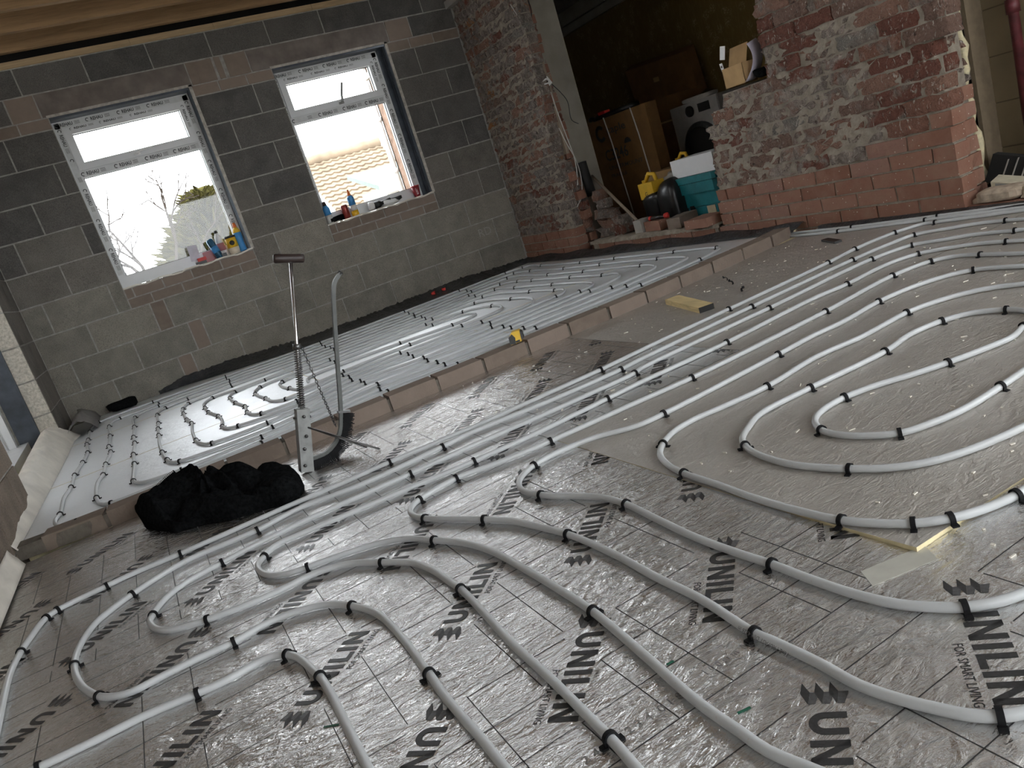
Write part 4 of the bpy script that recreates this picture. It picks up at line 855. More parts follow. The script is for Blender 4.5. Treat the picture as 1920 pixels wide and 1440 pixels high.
SPIRAL = '''1430,449 1340,487 1200,545 1003,626 858,682.5c 727,733.8c 660,765 556.7,813 143.3,977.5c 116.7,986.7 105,984 103.7,975 112.5,964.2c 115.8,950 120,933.3 133.3,913.3c 140,890.8c 155,866.7c 164.2,848.3c 162.8,832.5c 165.5,824.2c 168.3,809.2c 173.3,800 185,792c 225,775.8 286.7,753.7c 423,705.8c 600,642.5c 757.5,584.2c 860,545c 946.7,512c 979.2,501.7c 993.3,497.8 1015,497.5c 1088.3,492c 1152.5,484.2c 1264.2,472c 1343.7,464c 1349,466 1340,471.6 1311.6,486.7c 1200,534.5c 1003.3,615c 832.8,683.3c 711,729.7c 490.8,830.8c 335.8,893.3c 208.3,943.3c
190,945 183.3,939 180.8,933.3c 180,920 184,903 193.3,890c 198.3,870c 207.5,846.7c 204.2,836.7c 206.2,816.7c 204.7,799.2c 211.7,790.8 225,784.2c 263.3,770.8 297.5,756.7c 424.7,710c 603,646.7c 765.8,587.5c 874.2,545.3c 963.3,512.5c 994.2,507.8c 1057.5,503.3c 1125,495.8c 1233.3,484.7c 1280,481.7 1288.3,483 1283,487.5 1172.5,536.7c 980.8,615c 819,679c 707.5,720.5c 490,819.2c 340,880.8c
276.7,902.5 256.7,904.7 250,901.7c 250,890 251.7,869.2c 250,851.7c 252.5,830c 250.3,819.2c 251.7,800c 250,786.7 253.3,782.5c 271.7,771.7 297.5,761.3c 430,713c 609.5,650c 775,589.5c 883,546.7c 950.8,521.7c 976.7,516.7 1027.5,515c 1094.2,508.8c 1201.7,497.5c 1221.7,497.2 1228.3,500 1221.7,505.8 1145,539.2c 957.2,614.2c 800.8,675.8c 683.3,718.3c 510.8,800.8c 337,865c
321.7,866.7 313.3,861.7c 304,847.5c 299,833 297.5,815.8c 296.3,803.3c 297,793.3c 295,777.5c 300,770.8 310,765c 351.7,748.3c 430.8,718.3c 619.5,651.3c 777.2,593.7c 877.8,554.2c 937.5,533.3c 970.8,527.5c 997.8,525.5c 1069.2,520c 1129.2,515.8c 1155,512.5 1161.7,515.8 1158,520.8 1104,546.2c 942.5,612.5c 794,670.8c 675.8,714.5c 500.8,792.5c 397.5,830.8c
375,830.8 367.5,825c 360.8,810 359.2,793.3c 350,786.7c 343.7,775c 343.3,766.7c 353.3,756.7c 383.3,744 433.8,724.2c 625.8,655c 790,594.2c 890,555c 927.8,542.8c 965,539.5c 1035.8,533.3c 1106.7,529.7 1111.7,531.7 1106.7,536.7 1085.8,546.7c 920.8,613.3c 773.8,668c 658,712.5c 560,759.2c 446.7,798.3c
428.3,802.5 416.7,799.2c 416.7,788.3 409.2,780c 390.8,772.5c 384.2,764.2c 383.3,756.7 398.3,745.8c 466.7,722 627.2,659.2c 796.7,597.2c 904.5,556.7c 993.3,546.7c 1040,544.2c 1055,542.5 1058.3,545 1051.7,551.7 1041.7,555.8c 918.3,605.8c 764.7,663.7c 654,706.7c 555.8,751.7c 490,775c
475,776.7 463.3,772.5c 459.2,761.7c 441.7,755c 430.8,745.8c 433.3,739.2 440.8,735c 496.7,712.5c 610,671 810,598.3c 890,568.7c 958.3,560.3c 993.3,559.2 1000,564 990,571.7 902.5,604.2c 750.5,662c 641.7,703.3c 556.7,740 535,748.3c
513.3,751.7 498.3,746.7c 478.3,738.3c 480,731.7 487.5,725.8c 516.7,713 618.3,674.7c 798,608.8c 867.8,584.7c 922.5,573.3c 940.8,575.3 935,582.5 865.3,610.8c 768.3,645.8c 643.8,696.2c 566.7,728
543.3,727.5c 533.3,726.3 524.2,720 529.2,715.8c 550,706.5 627.2,679c 810.8,609.5c 876.7,588.3 891.7,589.2 876.7,597.5 847.5,609.2c 750,643c 640,683 600,698 578,709 577,716'''
lay(parse(SPIRAL), 'far', .035, 'white pipe laid in one long spiral over the bright far floor below the windows', 8)

# ------------------------------------------------------------------ MEMBRANES
def strip_sheet(name, P, Q, nv, mat, label, cat, amp, seed, prof, th_=.0):
    n = len(P); r = np.random.default_rng(seed); N = noise2(n, nv, (max(3, n // 3), 4), r); N2 = noise2(n, nv, (max(3, n // 2), 6), r); v = []
    for i in range(n):
        p, q = np.array(P[i], float), np.array(Q[i], float)
        for j in range(nv):
            s = j / (nv - 1); b = p + (q - p) * s; v.append((b[0] + amp * .6 * N[i, j] * s * (1 - s) * 3, b[1] + amp * .6 * N2[i, j] * s * (1 - s) * 3, b[2] + prof(s) + amp * abs(N[i, j] + .6 * N2[i, j]) * (s * (1 - s) * 3.2)))
    o = MB().add(v, grid_faces(n, nv)).build(name, mat, None, True); m = o.modifiers.new('thick', 'SOLIDIFY'); m.thickness = .0015; return tag(o, label, cat)
xs_ = np.linspace(-2.95, .40, 220); rj = np.random.default_rng(44)
dep = np.interp(xs_, [-2.95, -2.75, -2.4, -1.86, -1.47, -.5, .03, .40], [.02, .03, .22, .42, .38, .39, .25, .22]); tz = np.interp(xs_, [-2.95, -2.75, -2.35, -1.75, -1.2, -.9, -.3, .15, .4], [.06, .105, .098, .060, .055, .058, .075, .050, .04]) + rj.normal(0, .004, 220)
strip_sheet('damp_proof_membrane', [(x, -.004, z) for x, z in zip(xs_, tz)], [(x, -d, far_z(x) + .004) for x, d in zip(xs_, dep)], 14, DPM, 'crumpled black membrane along the foot of the concrete block wall', 'membrane', .006, 4, lambda s: -.012 * math.sin(PI * s))
ys_ = np.linspace(-.02, -3.36, 80)
strip_sheet('damp_proof_membrane', [(bx(y) - .006, y, .045 + .008 * math.sin(y * 11)) for y in ys_], [(bx(y) - float(np.interp(y, [-3.4, -2.5, -1, 0], [.10, .13, .17, .12])), y, far_z(.3) + .004) for y in ys_], 8, DPM, 'black membrane folded along the foot of the brick wall by the far floor', 'membrane', .014, 5, lambda s: -.004 * math.sin(PI * s))
ys_ = np.linspace(-3.48, -5.2, 40)
strip_sheet('damp_proof_membrane', [(bx(y) - .006, y, .020) for y in ys_], [(bx(y) - .05, y, .004) for y in ys_], 5, DPM, 'thin black membrane edge below the red bricks at the right', 'membrane', .006, 6, lambda s: 0)
ys_ = np.linspace(-.70, -3.30, 60)
def wz(y): return float(np.interp(y, [-3.3, -2.9, -1.9, -1.1, -.8, -.7], [.05, .09, .12, .14, .13, .06]))
strip_sheet('white_membrane', [(lw(y) - .07, y, far_z(-3.6) + wz(y)) for y in ys_], [(lw(y) + float(np.interp(y, [-3.3, -2.6, -1.5, -.9, -.7], [.012, .03, .055, .06, .09])), y, far_z(-3.6) + .003) for y in ys_], 10, WHITES, 'folded white membrane along the left door threshold', 'membrane', .02, 7, lambda s: .035 * math.sin(PI * s))
ys_ = np.linspace(-3.40, -5.4, 40)
strip_sheet('white_membrane', [(lw(y) + .004, y, .085 + .01 * math.sin(4 * y)) for y in ys_], [(lw(y) + .035, y, .003) for y in ys_], 7, WHITES, 'white membrane turned up the left wall on the near side of the kerb', 'membrane', .012, 8, lambda s: .006)
o = strip_sheet('polythene_offcut', [(lw(y) + .03, y, far_z(-3.5) + .05) for y in np.linspace(-.30, -.85, 14)], [(lw(y) + .20, y, far_z(-3.5) + .012) for y in np.linspace(-.12, -.72, 14)], 8, C('grey_film', (.22, .21, .20), .4), 'grey plastic film folded in the far left corner', 'film', .03, 9, lambda s: .06 * math.sin(PI * s))
tag(lump((-3.22, -.10, .075), (.10, .05, .035), 33, amp=.3).build('black_rag', CLOTH, None, True), 'black rag in the far left corner under the block wall', 'rag')
for i, (px, py) in enumerate(((831, 546), (812, 557))):
    q = on_plane(px, py, (0, 1, 0), -.13); tag(lump((q[0], -.16, far_z(q[0]) + .030), (.018, .01, .014), 34 + i, amp=.3).build('red_scrap', RED), ('larger', 'smaller')[i] + ' red plastic scrap by the black membrane under the second window', 'scrap')

# ------------------------------------------------------------------ CLIP TACKER
b0 = np.array([-2.683, -3.775, 0]); top = np.array([-2.462, -3.765, .728]); ax = top - b0; ax /= np.linalg.norm(ax); sx = np.cross([0, 1, 0], ax); sx /= np.linalg.norm(sx); sy = np.cross(ax, sx)
t = thing('clip_tacker', b0, 'standing pipe clip tacker with T handle, spring rod, chain and curved clip magazine', 'tacker')
H = np.linalg.norm(top - b0)
def at(h, u=0, w=0): return b0 + ax * h + sx * u + sy * w
MB().obox(at(.118), sx * .0225, sy * .024, ax * .113).build('body', STEEL, t)
for h, u in ((.03, -.008), (.09, -.006), (.135, .004), (.205, .0)):
    MB().tube([at(h, u, -.023), at(h, u, -.031)], .006, 8).build('bolt', STEELD, t, True)
for h in (.012, .014): MB().tube([at(h, -.026, -.01), at(h, .026, -.01)], .005, 8).build('bolt', STEELD, t, True)
MB().tube([at(.20, -.032, 0), at(.20, .03, 0)], .0045, 8).build('cross_pin', STEELD, t, True)
MB().tube([at(.10, 0), at(H, 0)], .0062, 10).build('rod', CHROME, t, True)
sg = []
for i in range(26 * 8 + 1):
    a = 2 * PI * i / 8; h = .235 + (.445 - .235) * i / (26 * 8); sg.append(at(h, .0115 * math.cos(a), .0115 * math.sin(a)))
MB().tube(sg, .0024, 5).build('spring', STEELD, t, True); MB().tube([at(.443), at(.462)], .0155, 10).build('collar', STEELD, t, True)
hd = MB(); hd.tube([at(H, -.058), at(H, -.053), at(H, -.03), at(H, 0), at(H, .03), at(H, .044), at(H, .047)], [.013, .0165, .0160, .0158, .0158, .0155, .012], 14); hd.build('handle', DKWOOD, t, True)
# magazine rail: parallel to the rod, curling into the foot of the body
hz = [(.705, .172), (.68, .153), (.65, .1445), (.40, .140), (.20, .139), (.14, .133), (.095, .112), (.065, .080), (.052, .045), (.047, .018)]
rp = catmull([np.array([u, h, 0]) for h, u in hz], .012)
rail = MB(); n = len(rp); v = []
for i, q in enumerate(rp):
    tn = rp[min(i + 1, n - 1)] - rp[max(i - 1, 0)]; tn /= np.linalg.norm(tn); nx, nh = -tn[1], tn[0]
    for (du, dw) in ((-.0065, -.0085), (.0065, -.0085), (.0065, .0085), (-.0065, .0085)): v.append(at(q[1] + nh * du, q[0] + nx * du, dw))
rail.add(v, [(i * 4 + j, i * 4 + (j + 1) % 4, i * 4 + 4 + (j + 1) % 4, i * 4 + 4 + j) for i in range(n - 1) for j in range(4)] + [(3, 2, 1, 0), (4 * n - 4, 4 * n - 3, 4 * n - 2, 4 * n - 1)]); rail.build('magazine_rail', RAILM, t)
MB().tube([at(.710, .176), at(.701, .169)], .0095, 8).build('end_cap', BLACKP, t)
lo = [q for q in rp if q[1] < .205]; seg = catmull(lo, .0052)
def mclip():
    mb = MB(); mb.box(-.0026, .0026, .0062, .030, -.012, .012); mb.box(-.0016, .0016, .030, .044, -.0125, -.007); mb.box(-.0016, .0016, .030, .044, .007, .0125); return mb
for i in range(1, len(seg) - 1, 1):
    q = seg[i]; tn = seg[i + 1] - seg[i - 1]; tn /= np.linalg.norm(tn); out = np.array([-tn[1], tn[0]]); mb = MB()
    if out[0] * 1 + (-out[1]) * 1 < 0: out = -out
    T3 = ax * tn[1] + sx * tn[0]; O3 = ax * out[1] + sx * out[0]; L_ = 1.0 + random.uniform(-.10, .12)
    src = mclip(); mb.add([at(q[1], q[0]) + T3 * a + O3 * (b * L_) + sy * c for a, b, c in src.v], src.f); mb.build('loaded_clip', CLIPM, t)
MB().obox(at(.205, .150), sx * .022, sy * .012, ax * .004).build('clip_stop', STEELD, t)
ca, cb2 = at(.452, .016), at(.155, .118); nl = 30; chn = MB()
for i in range(nl):
    s = (i + .5) / nl; c = ca + (cb2 - ca) * s - np.array([0, 0, 1]) * .03 * math.sin(PI * s); d = (cb2 - ca) / np.linalg.norm(cb2 - ca); e = np.cross(d, sy); e /= np.linalg.norm(e); w = sy if i % 2 else e
    chn.tube([c + d * .0075 * math.cos(a) + w * .0042 * math.sin(a) for a in np.linspace(0, 2 * PI, 9)[:-1]], .0013, 4, closed=True)
chn.build('chain', STEELD, t)
for k, (u, du) in enumerate(((.0, 0), (.0, .02))):
    foot = on_z(712 - 24 * k, 842 - 3 * k, .004); MB().tube([at(.165, .012, -.022 + .008 * k), foot], .0035, 6).build('support_leg', STEELD, t, True)

# ------------------------------------------------------------------ JACKET
FT = [(-3.225, -3.50), (-3.235, -3.62), (-3.19, -3.73), (-3.15, -3.82), (-3.06, -3.87), (-2.98, -3.95), (-2.90, -3.985), (-2.82, -4.045), (-2.765, -4.035), (-2.735, -3.97), (-2.735, -3.86), (-2.80, -3.74), (-2.87, -3.62), (-2.96, -3.52), (-3.06, -3.46), (-3.16, -3.455)]
def loop_pts(FT, m):
    P = np.array(FT + [FT[0]]); s = np.r_[0, np.cumsum(np.hypot(*np.diff(P, axis=0).T))]; u = np.linspace(0, s[-1], m, endpoint=False)
    return np.c_[np.interp(u, s, P[:, 0]), np.interp(u, s, P[:, 1])]
m = 110; L = loop_pts(FT, m); cen = np.array([-3.0, -3.70]); nr = 34; r_ = np.random.default_rng(21)
Na = noise2(nr, m, (5, 13), r_); Nb = noise2(nr, m, (9, 26), r_); Nc = noise2(nr, m, (3, 22), r_)
Na[:, -8:] = Na[:, -8:] * np.linspace(1, 0, 8) + Na[:, :1] * np.linspace(0, 1, 8); Nb[:, -5:] = Nb[:, -5:] * np.linspace(1, 0, 5) + Nb[:, :1] * np.linspace(0, 1, 5); Nc[:, -5:] = Nc[:, -5:] * np.linspace(1, 0, 5) + Nc[:, :1] * np.linspace(0, 1, 5)
v = []
def jh(x, y):
    g = lambda cx, cy, sx_, sy_, h: h * math.exp(-((x - cx) / sx_) ** 2 - ((y - cy) / sy_) ** 2)
    return .030 + g(-3.10, -3.60, .12, .12, .105) + g(-2.95, -3.75, .11, .13, .065) + g(-2.80, -3.93, .08, .11, .06)
for i in range(nr):
    s = i / (nr - 1); rad = 1.0 if s < .18 else 1 - ((s - .18) / .82) ** 1.0
    for j in range(m):
        bul = 1 + .03 * math.sin(PI * min(1, s / .18)) if s < .18 else 1.0
        p = cen + (L[j] - cen) * max(rad, .002) * bul; h = jh(*p); edge = min(1, s / .20) ** .6
        z = h * edge * (1 if s > .18 else 1) + (.020 * Na[i, j] + .013 * Nb[i, j] + .024 * abs(Nc[i, j])) * edge * (1 if rad > .08 else rad / .08)
        v.append((p[0] + .006 * Nb[i, j] * (1 - s), p[1] + .006 * Na[i, j] * (1 - s), max(.0012, z)))
J = thing('jacket', (-3.0, -3.72, 0), 'black jacket dropped in a heap beside the brick kerb', 'jacket')
MB().add(v, grid_faces(nr, m, True)).add(v[:m], [tuple(range(m - 1, -1, -1))]).build('body', CLOTH, J, True)
cf = MB(); e = [(-3.205, -3.50, .045), (-3.175, -3.465, .075), (-3.12, -3.452, .10), (-3.075, -3.450, .115)]
ep = catmull(e, .006); cf.tube(ep, .016, 8); cf.build('cuff', CLOTH, J, True)
zz = MB()
for i, q in enumerate(ep[1:-1]):
    tn = ep[i + 2] - ep[i]; tn /= np.linalg.norm(tn); w = np.cross(tn, [0, 0, 1.]); c = q + np.array([-.004, -.008, .0135])
    for k in range(2): zz.obox(c + np.array([-.002, -.004, -.007]) * k, tn * .0018, np.array([0, .0012, .0018]), (0, .0005, .0005))
zz.build('white_stitching', C('white_thread', (.6, .6, .6), .8), J)
sl = MB(); q = catmull([(-2.86, -3.93, .045), (-2.80, -3.90, .07), (-2.77, -3.95, .055), (-2.79, -4.02, .04)], .015); sl.tube(q, [.03 - .0 * i for i, _ in enumerate(q)], 12); sl.build('sleeve', CLOTH, J, True)

# ------------------------------------------------------------------ SMALL THINGS ON THE FLOOR AND KERB
c = on_plane(964, 640, (0, 0, 1), .064); t = thing('tape_measure', (c[0], ky(c[0]) + .04, .0625), 'yellow and black tape measure resting on the brick kerb', 'tape measure'); cx, cy, cz = c[0], ky(c[0]) + .035, .0635
p_ = [(-.042, 0), (.022, 0), (.036, .010), (.038, .040), (.026, .056), (-.020, .058), (-.040, .040)]
fn = lambda a, b, h: (cx + a * .80 + h * .55, cy - a * .10 + h * .85, cz + b * .92)
MB().prism(p_, fn, -.020, .020).build('case', YELLOW, t)
MB().prism([(-.046, .004), (-.012, .0), (-.006, .028), (-.020, .050), (-.044, .040)], fn, -.026, .022).build('rubber_grip', BLACKP, t); MB().prism([(-.010, .002), (.016, .002), (.016, .012), (-.010, .012)], fn, -.023, .021).build('rubber_base', BLACKP, t); MB().prism([(.026, .006), (.042, .012), (.042, .044), (.030, .052)], fn, -.022, .021).build('rubber_bumper', BLACKP, t)
t = thing('timber_offcut', (-.89, -3.81, 0), 'short pale timber offcut lying on the dusty foil by the kerb', 'timber'); A_, B_2, C_2 = on_z(1249, 571, 0), on_z(1312, 588, 0), on_z(1328, 580, 0); u = (B_2 - A_) / 2; w = np.array([-u[1], u[0], 0]); w = w / np.linalg.norm(w) * .034
if w[0] < 0: w = -w
m0 = (A_ + B_2) / 2 + w + np.array([0, 0, .0125]); MB().obox(m0, u, w, (0, 0, .012)).build('plank', WOODY, t); un = u / np.linalg.norm(u); MB().obox((B_2) + w + np.array([0, 0, .0125]) + un * .0012, un * .0015, w * .98, (0, 0, .0118)).build('dark_end', DARK, t)  # near-black sheet over one end of the plank
LC = [((1559, 452), 'long black clip strip lying on the dusty foil near the brick wall'), ((1393, 545), 'loose black pipe clip nearest the timber offcut'), ((1371, 532), 'loose black pipe clip between the kerb and the outer pipe'), ((1360, 525), 'loose black pipe clip lying closest to the brick kerb')]
for (px, py), lb_ in LC:
    q = on_z(px, py, .004)
    if 'strip' in lb_: tag(MB().obox((q[0], q[1], .006), (.035, .07, 0), (.016, -.008, 0), (0, 0, .005)).build('clip_strip', BLACKP), lb_, 'clip')
    else:
        o = bpy.data.objects.new('loose_clip', CLIP); COL.objects.link(o); o.location = (q[0], q[1], .0065); o.rotation_euler = (PI / 2, 0, random.uniform(0, 3)); tag(o, lb_, 'clip', 'loose clips on the floor')
t0_ = on_z(1625, 1085, .0006); t1_ = on_z(1745, 1035, .0006)
tag(MB().obox((t0_ + t1_) / 2, (t1_ - t0_) / 2, np.array([.012, .020, 0]), (0, 0, .0004)).build('clear_tape', C('clear_tape_mat', (.42, .41, .36), .25)), 'strip of clear tape stuck on the foil beside the raised board corner', 'tape')
cr = MB(); r_ = np.random.default_rng(31)                       # crumbs of foam and foil shavings: too many to count
for i in range(420):
    a, b = r_.uniform(.55, 2.7), r_.uniform(-.9, 2.2); w = g2w(a, b); z = lift(*w); L_ = abs(r_.normal(0, .004)) + .0015; th_ = r_.uniform(0, PI); th2 = r_.uniform(.0008, .002)
    cr.obox((w[0], w[1], z + .0012), (L_ * math.cos(th_), L_ * math.sin(th_), 0), (-th2 * math.sin(th_), th2 * math.cos(th_), 0), (0, 0, .001))
o = tag(cr.build('crumbs', C('pale_crumbs', (.74, .70, .62), .8)), 'pale crumbs and shavings scattered over the dusty foil', 'debris'); o['kind'] = 'stuff'
gn = C('green_marker', (.01, .10, .06), .5)
for i, ((p0, p1), lb_) in enumerate(((((1383, 1337), (1407, 1326)), 'green marker dash on the foil at the lower centre'), (((1250, 1246), (1263, 1239)), 'green marker dash half under a pipe'), (((607, 1363), (635, 1358)), 'green marker scribble near the bottom left loop'))):
    a, b = on_z(*p0, .0006), on_z(*p1, .0006); d = (b - a) / 2; n_ = np.array([-d[1], d[0], 0]); n_ *= .0022 / np.linalg.norm(n_)
    MB().obox((a + b) / 2, d, n_, (0, 0, .0002)).build('marker_dash', gn, B1)
sd = MB()                                                       # pipe print
def pipe_print(txt, p0, p1):
    a, b = on_z(*p0, .0165), on_z(*p1, .0165); d = b - a; L_ = np.linalg.norm(d); u = d / L_; n_ = np.cross(u, [0, 0, 1.]); n_ /= np.linalg.norm(n_); vc = CC - (a + b) / 2; vc -= u * (vc @ u); vc /= np.linalg.norm(vc); w = np.cross(vc, u)
    mid0 = on_z(*p0, .0088); g, f = text_geo(txt, L_, .0065); sd.add([mid0 + u * x + vc * .0086 + w * (y - .003) for x, y in g], f)
pipe_print('16x2 PRUFAST DIN 4726 m', (1484, 1232), (1390, 1180)); sd.build('printed_text', INKF, bpy.data.objects['heating_pipe.004'])

# ------------------------------------------------------------------ THINGS ON THE WINDOW SILLS
def bottle(name, label, x, y, prof, parts, cat='bottle', group='things on the window sills'):
    t = thing(name, (x, y, WZ0 + .004), label, cat, group)
    for pn, pf, m in parts: MB().lathe(pf, (x, y, WZ0 + .005), 18).build(pn, m, t, True)
    return t
Y0 = .045
bottle('soft_drink_bottle', 'blue bottle with yellow shoulder and orange cap at the right end of the first sill', -1.955, Y0, 0, [('body', [(.024, 0), (.030, .01), (.024, .06), (.031, .11), (.030, .15)], BLUE), ('shoulder', [(.030, .15), (.026, .17), (.014, .192)], YELLOW), ('cap', [(.014, .192), (.015, .198), (.011, .228)], ORANGE)])
bottle('yellow_tub', 'yellow tub with a dark lid and round black badge on the first sill', -2.02, Y0 + .005, 0, [('base', [(.040, 0), (.042, .05)], TUB), ('label_band', [(.0425, .05), (.0425, .125)], YELLOW), ('lid', [(.044, .125), (.044, .142)], BLACKP)], 'tub')
k = MB(); k.lathe([(.020, 0), (.020, .003)], (-2.025, Y0 - .0375, WZ0 + .09), 16, axis=(-.1, -1, 0)); k.build('badge', BLACKP, bpy.data.objects['yellow_tub'], True)
bottle('spray_bottle', 'white bottle with pink label and dark cap behind the blue tin', -2.105, Y0 + .02, 0, [('body', [(.030, 0), (.032, .05)], WHITE), ('label_band', [(.0325, .05), (.0325, .11)], PINK), ('shoulder', [(.031, .11), (.024, .16), (.012, .19)], WHITE), ('cap', [(.013, .19), (.013, .21)], BLACKP)])
t = thing('aerosol_tin', (-2.17, .02, WZ0 + .004), 'tall dark blue tin leaning on the first sill', 'tin', 'things on the window sills'); ax2 = np.array([-.22, .05, 1.0]); ax2 /= np.linalg.norm(ax2)
MB().lathe([(.026, 0), (.028, .004), (.028, .150), (.022, .163)], (-2.145, .022, WZ0 + .006), 18, axis=ax2).build('body', NAVY, t, True); MB().lathe([(.0284, .05), (.0284, .10)], (-2.145, .022, WZ0 + .006), 18, axis=ax2).build('label_band', BLUE, t, True)
tag(MB().box(-2.135, -2.095, .0, .035, WZ0 + .004, WZ0 + .034).build('black_case', BLACKP), 'small black case between the blue tin and yellow tub', 'case')
t = thing('blister_pack', (-2.31, .03, WZ0 + .004), 'pale blister card with red and black tool standing on the first sill', 'packaging'); MB().obox((-2.318, .05, WZ0 + .10), (.036, 0, -.004), (0, .001, 0), (.004, .004, .06)).build('card', C('lilac_card', (.55, .53, .60), .6), t); MB().box(-2.335, -2.255, .01, .045, WZ0 + .004, WZ0 + .026).build('tool_body', BLACKP, t); MB().box(-2.315, -2.25, .005, .04, WZ0 + .026, WZ0 + .052).build('tool_grip', RED, t)
tag(MB().box(-2.255, -2.12, .07, .096, WZ0 + .004, WZ0 + .085).build('brown_sheet', PINK), 'pinkish brown board propped against the first window frame', 'board')
bottle('glue_bottle', 'blue glue bottle with brown cap at the left end of the second sill', -1.205, Y0, 0, [('base', [(.028, 0), (.030, .07)], CLEAR), ('body', [(.030, .07), (.030, .125), (.018, .15)], BLUE), ('cap', [(.018, .15), (.012, .185)], DKWOOD)])
tag(lump((-1.135, .035, WZ0 + .028), (.055, .03, .024), 101, amp=.3).build('black_glove', CLOTH, None, True), 'black glove lying beside the left glue bottle', 'glove')
bottle('drink_can', 'dark red drink can in the middle left of the second sill', -1.055, Y0 - .01, 0, [('body', [(.024, 0), (.030, .008), (.030, .10), (.026, .112)], plain('can_red', (.28, .04, .03), .3, .4))], 'can')
bottle('glue_bottle', 'glue bottle with orange nozzle, blue label and yellow liquid', -.975, Y0, 0, [('liquid', [(.028, 0), (.031, .01), (.030, .045)], AMBER), ('body', [(.0305, .045), (.029, .09)], CLEAR), ('label_band', [(.0295, .09), (.0295, .155), (.018, .172)], BLUE), ('nozzle', [(.018, .172), (.014, .182), (.007, .222)], ORANGE)])
t = thing('torch', (-.80, .04, WZ0 + .004), 'white and black work torch lying on the second sill', 'torch'); MB().lathe([(.034, 0), (.036, .01), (.034, .03), (.026, .05)], (-.845, .035, WZ0 + .044), 18, axis=(1, -.1, -.05)).build('lamp_head', WHITE, t, True); MB().lathe([(.028, 0), (.028, .05), (.018, .07)], (-.80, .03, WZ0 + .042), 16, axis=(1, -.1, -.05)).build('collar', BLACKP, t, True); MB().lathe([(.016, 0), (.016, .09)], (-.735, .023, WZ0 + .04), 14, axis=(1, -.1, .12)).build('grip', BLACKP, t, True)
tag(lump((-.65, .035, WZ0 + .030), (.085, .035, .026), 103, amp=.35).build('work_glove', WHITE, None, True), 'white work glove crumpled next to the torch', 'glove'); tag(lump((-.60, .028, WZ0 + .040), (.055, .022, .018), 104, amp=.35).build('work_glove', BLACKP, None, True), 'black work glove on top of the white glove', 'glove')
t = bottle('paper_cup', 'maroon paper cup with white lettering at the right of the second sill', -.385, Y0 - .005, 0, [('body', [(.026, 0), (.037, .088)], MAROON), ('rim', [(.038, .088), (.039, .094)], RED)], 'cup')
p_ = MB(); put_text(p_, 'COSTA', (-.402, Y0 - .005 - .0335, WZ0 + .075), np.array([.05, 0, -1.]), np.array([1., 0, .05]), width=.055, height=.018); p_.build('printed_lettering', WHITE, t)

# ------------------------------------------------------------------ OUTSIDE
# neighbouring roof seen through the second window
def of(px, py, y): return on_plane(px, py, (0, 1, 0), y)
t = thing('neighbour_house', (1.9, 8.0, -.2), 'neighbouring house with a pale tiled roof seen through the second window', 'house')
R0, R1 = of(570, 309, 11.0), of(742, 266, 11.0); sl_ = np.array([0, -3.2, -2.1]); ux = np.array([1., 0, 0]); zt = (R0[2] + R1[2]) / 2; xa, xb = R0[0] - .2, of(770, 266, 9)[0] + .1
rt = MB(); nc, nr = int((xb - xa) / .17), 22; ncol = nc * 4
v = []
for i in range(nr):
    for e in (0, 1):
        for j in range(ncol + 1):
            s = (i + e) / nr; q = np.array([xa + (xb - xa) * j / ncol, 11.0, zt]) + sl_ * s; bump = .045 * (0, 1, .5, 0)[j % 4] + (.0 if e == 0 else .06); v.append(q + np.array([0, -.3, .5]) * bump)
w = ncol + 1; f = []
for i in range(nr):
    for j in range(ncol):
        a = 2 * i * w + j; f.append((a + w, a + w + 1, a + 1, a))
        if i < nr - 1: b = (2 * i + 1) * w + j; f.append((b + w, b + w + 1, b + 1, b))
o = rt.add(v, f).build('roof_tiles', plain('buff_roof_tile', (.21, .165, .12), .95, 0, .2, 3, 0, 60, .1), t); o['kind'] = 'stuff'
MB().box(xa, xb, 8.1, 14, -.3, zt - 2.0).build('house_wall', plain('buff_render', (.6, .52, .44), .9), t)
MB().tube([(xa, 11.0, zt + .06), (xb, 11.0, zt + .06)], .12, 8).build('ridge_tile', bpy.data.materials['buff_roof_tile'], t, True)
PKB = plain('pink_brick', (.19, .13, .10), .95, 0, .3, 12, 0, 60, .1)
ho = MB(); ho.box(.50, .62, .31, 2.53, -.3, 5.0); ho.box(.50, 2.7, 2.50, 2.53, -.3, 5.0); HW = struct(ho.build('wall_house_outside', PKB))
t = thing('rainwater_pipe', (.47, 2.56, -.2), 'white rainwater pipe on the house corner seen through the second window', 'downpipe')
MB().tube([(.465, 2.55, -.2), (.465, 2.55, 5.0)], .034, 10).build('pipe', WHITE, t, True)
for z in (1.25, 1.85, 2.45): MB().tube([(.465, 2.55, z), (.465, 2.55, z + .05)], .045, 10).build('pipe_bracket', WHITE, t, True)
t = thing('garden_shed', (0, 4.5, -.2), 'pale green shed roof with white fascia low in the second window', 'shed')
a = of(722, 345, 4.0); b = of(775, 320, 4.0); zs = (a[2] + b[2]) / 2
MB().obox((a[0] + .9, 4.6, zs + .10), (1.0, 0, 0), (0, .6, .16), (0, -.01, .03)).build('shed_roof', plain('pale_green', (.13, .165, .145), .8), t); MB().box(a[0] - .1, a[0] + 1.9, 3.95, 4.0, zs - .16, zs - .02).build('fascia', WHITE, t); MB().box(a[0], a[0] + 1.8, 4.05, 5.1, -.3, zs - .05).build('shed_wall', WHITE, t)
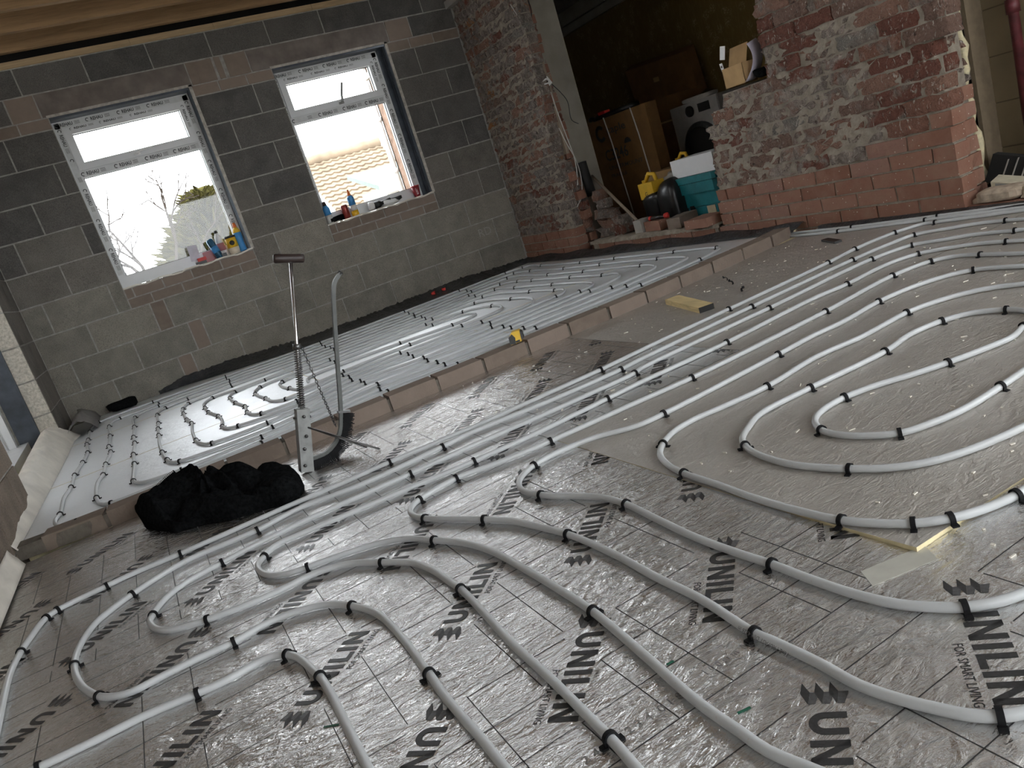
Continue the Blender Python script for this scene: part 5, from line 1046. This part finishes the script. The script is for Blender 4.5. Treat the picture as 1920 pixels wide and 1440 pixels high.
# conifer and bare trees seen through the first window
def branches(mb, p, d, L, r, depth, rr, up=.15):
    q = p + d * L; mid = (p + q) / 2 + rr.normal(0, L * .05, 3); r = max(r, .0075); mb.tube([p, mid, q], [r, r * .85, max(r * .65, .006)], 5)
    if depth == 0: return
    for k in range(rr.integers(2, 4)):
        nd = d + rr.normal(0, .48, 3); nd[2] += up; nd /= np.linalg.norm(nd); branches(mb, q if k else mid, nd, L * rr.uniform(.62, .85), r * .66, depth - 1, rr, up)
BARK = plain('pale_bark', (.032, .026, .022), .95, 0, .2, 20, 0, 60, .05); LEAFM = plain('conifer_green', (.045, .041, .013), .95, 0, .55, 7, 0, 60, .05)
for i, (px, py, Y, sd_, L_, lb_) in enumerate(((290, 520, 9.0, 3, .95, 'bare branching tree in the middle of the first window'), (345, 500, 10.0, 12, 1.05, 'bare branching tree in front of the conifer'), (225, 530, 11, 8, .75, 'bare sapling at the left of the first window'))):
    rr = np.random.default_rng(sd_); q = of(px, py, Y); mb = MB(); base = np.array([q[0], Y, q[2] - 1.0]); mb.tube([(q[0], Y, -.25), base], .06, 6); branches(mb, base, np.array([-.12, 0, 1.0]), L_, .05, 5, rr)
    tag(mb.build('bare_tree', BARK, None, False), lb_, 'tree', 'trees outside the first window')
q = of(400, 430, 14.0); top_ = of(383, 366, 14.0); t = thing('conifer', (q[0], 14, -.25), 'bushy yellow green conifer at the right of the first window', 'tree', 'trees outside the first window')
MB().tube([(q[0], 14, -.25), (q[0], 14, top_[2] - .3)], [.16, .04], 8).build('trunk', BARK, t, True)
rr = np.random.default_rng(5); fo = MB(); H_ = top_[2] - .4
for i in range(4200):
    h = rr.random() ** .8; R_ = 2.1 * (1 - h) ** .7 * rr.uniform(.45, 1.0) + .06; a = rr.uniform(0, 2 * PI); c = np.array([q[0] + R_ * math.cos(a), 14 + R_ * math.sin(a), .4 + H_ * h + rr.normal(0, .08)])
    d = np.array([math.cos(a), math.sin(a), rr.uniform(.1, .9)]); d /= np.linalg.norm(d); s_ = np.cross(d, rr.normal(0, 1, 3)); s_ /= np.linalg.norm(s_); L_ = rr.uniform(.14, .34); w_ = L_ * .22; n_ = np.cross(d, s_)
    fo.add([c - d * L_ * .4, c + s_ * w_, c + d * L_, c - s_ * w_, c + n_ * w_ * .6], [(0, 1, 4), (1, 2, 4), (2, 3, 4), (3, 0, 4), (0, 3, 2, 1)])
for i in range(46):
    h = rr.random() ** .9; R_ = 1.5 * (1 - h) ** .7 * rr.uniform(.2, .8); a = rr.uniform(0, 2 * PI); k_ = .50 * (1 - .55 * h)
    q_ = lump((q[0] + R_ * math.cos(a), 14 + R_ * math.sin(a), .5 + H_ * h), (k_, k_, k_ * .6), 200 + i, 7, 9, .35); fo.add(q_.v, q_.f)
fo.build('foliage', LEAFM, t)
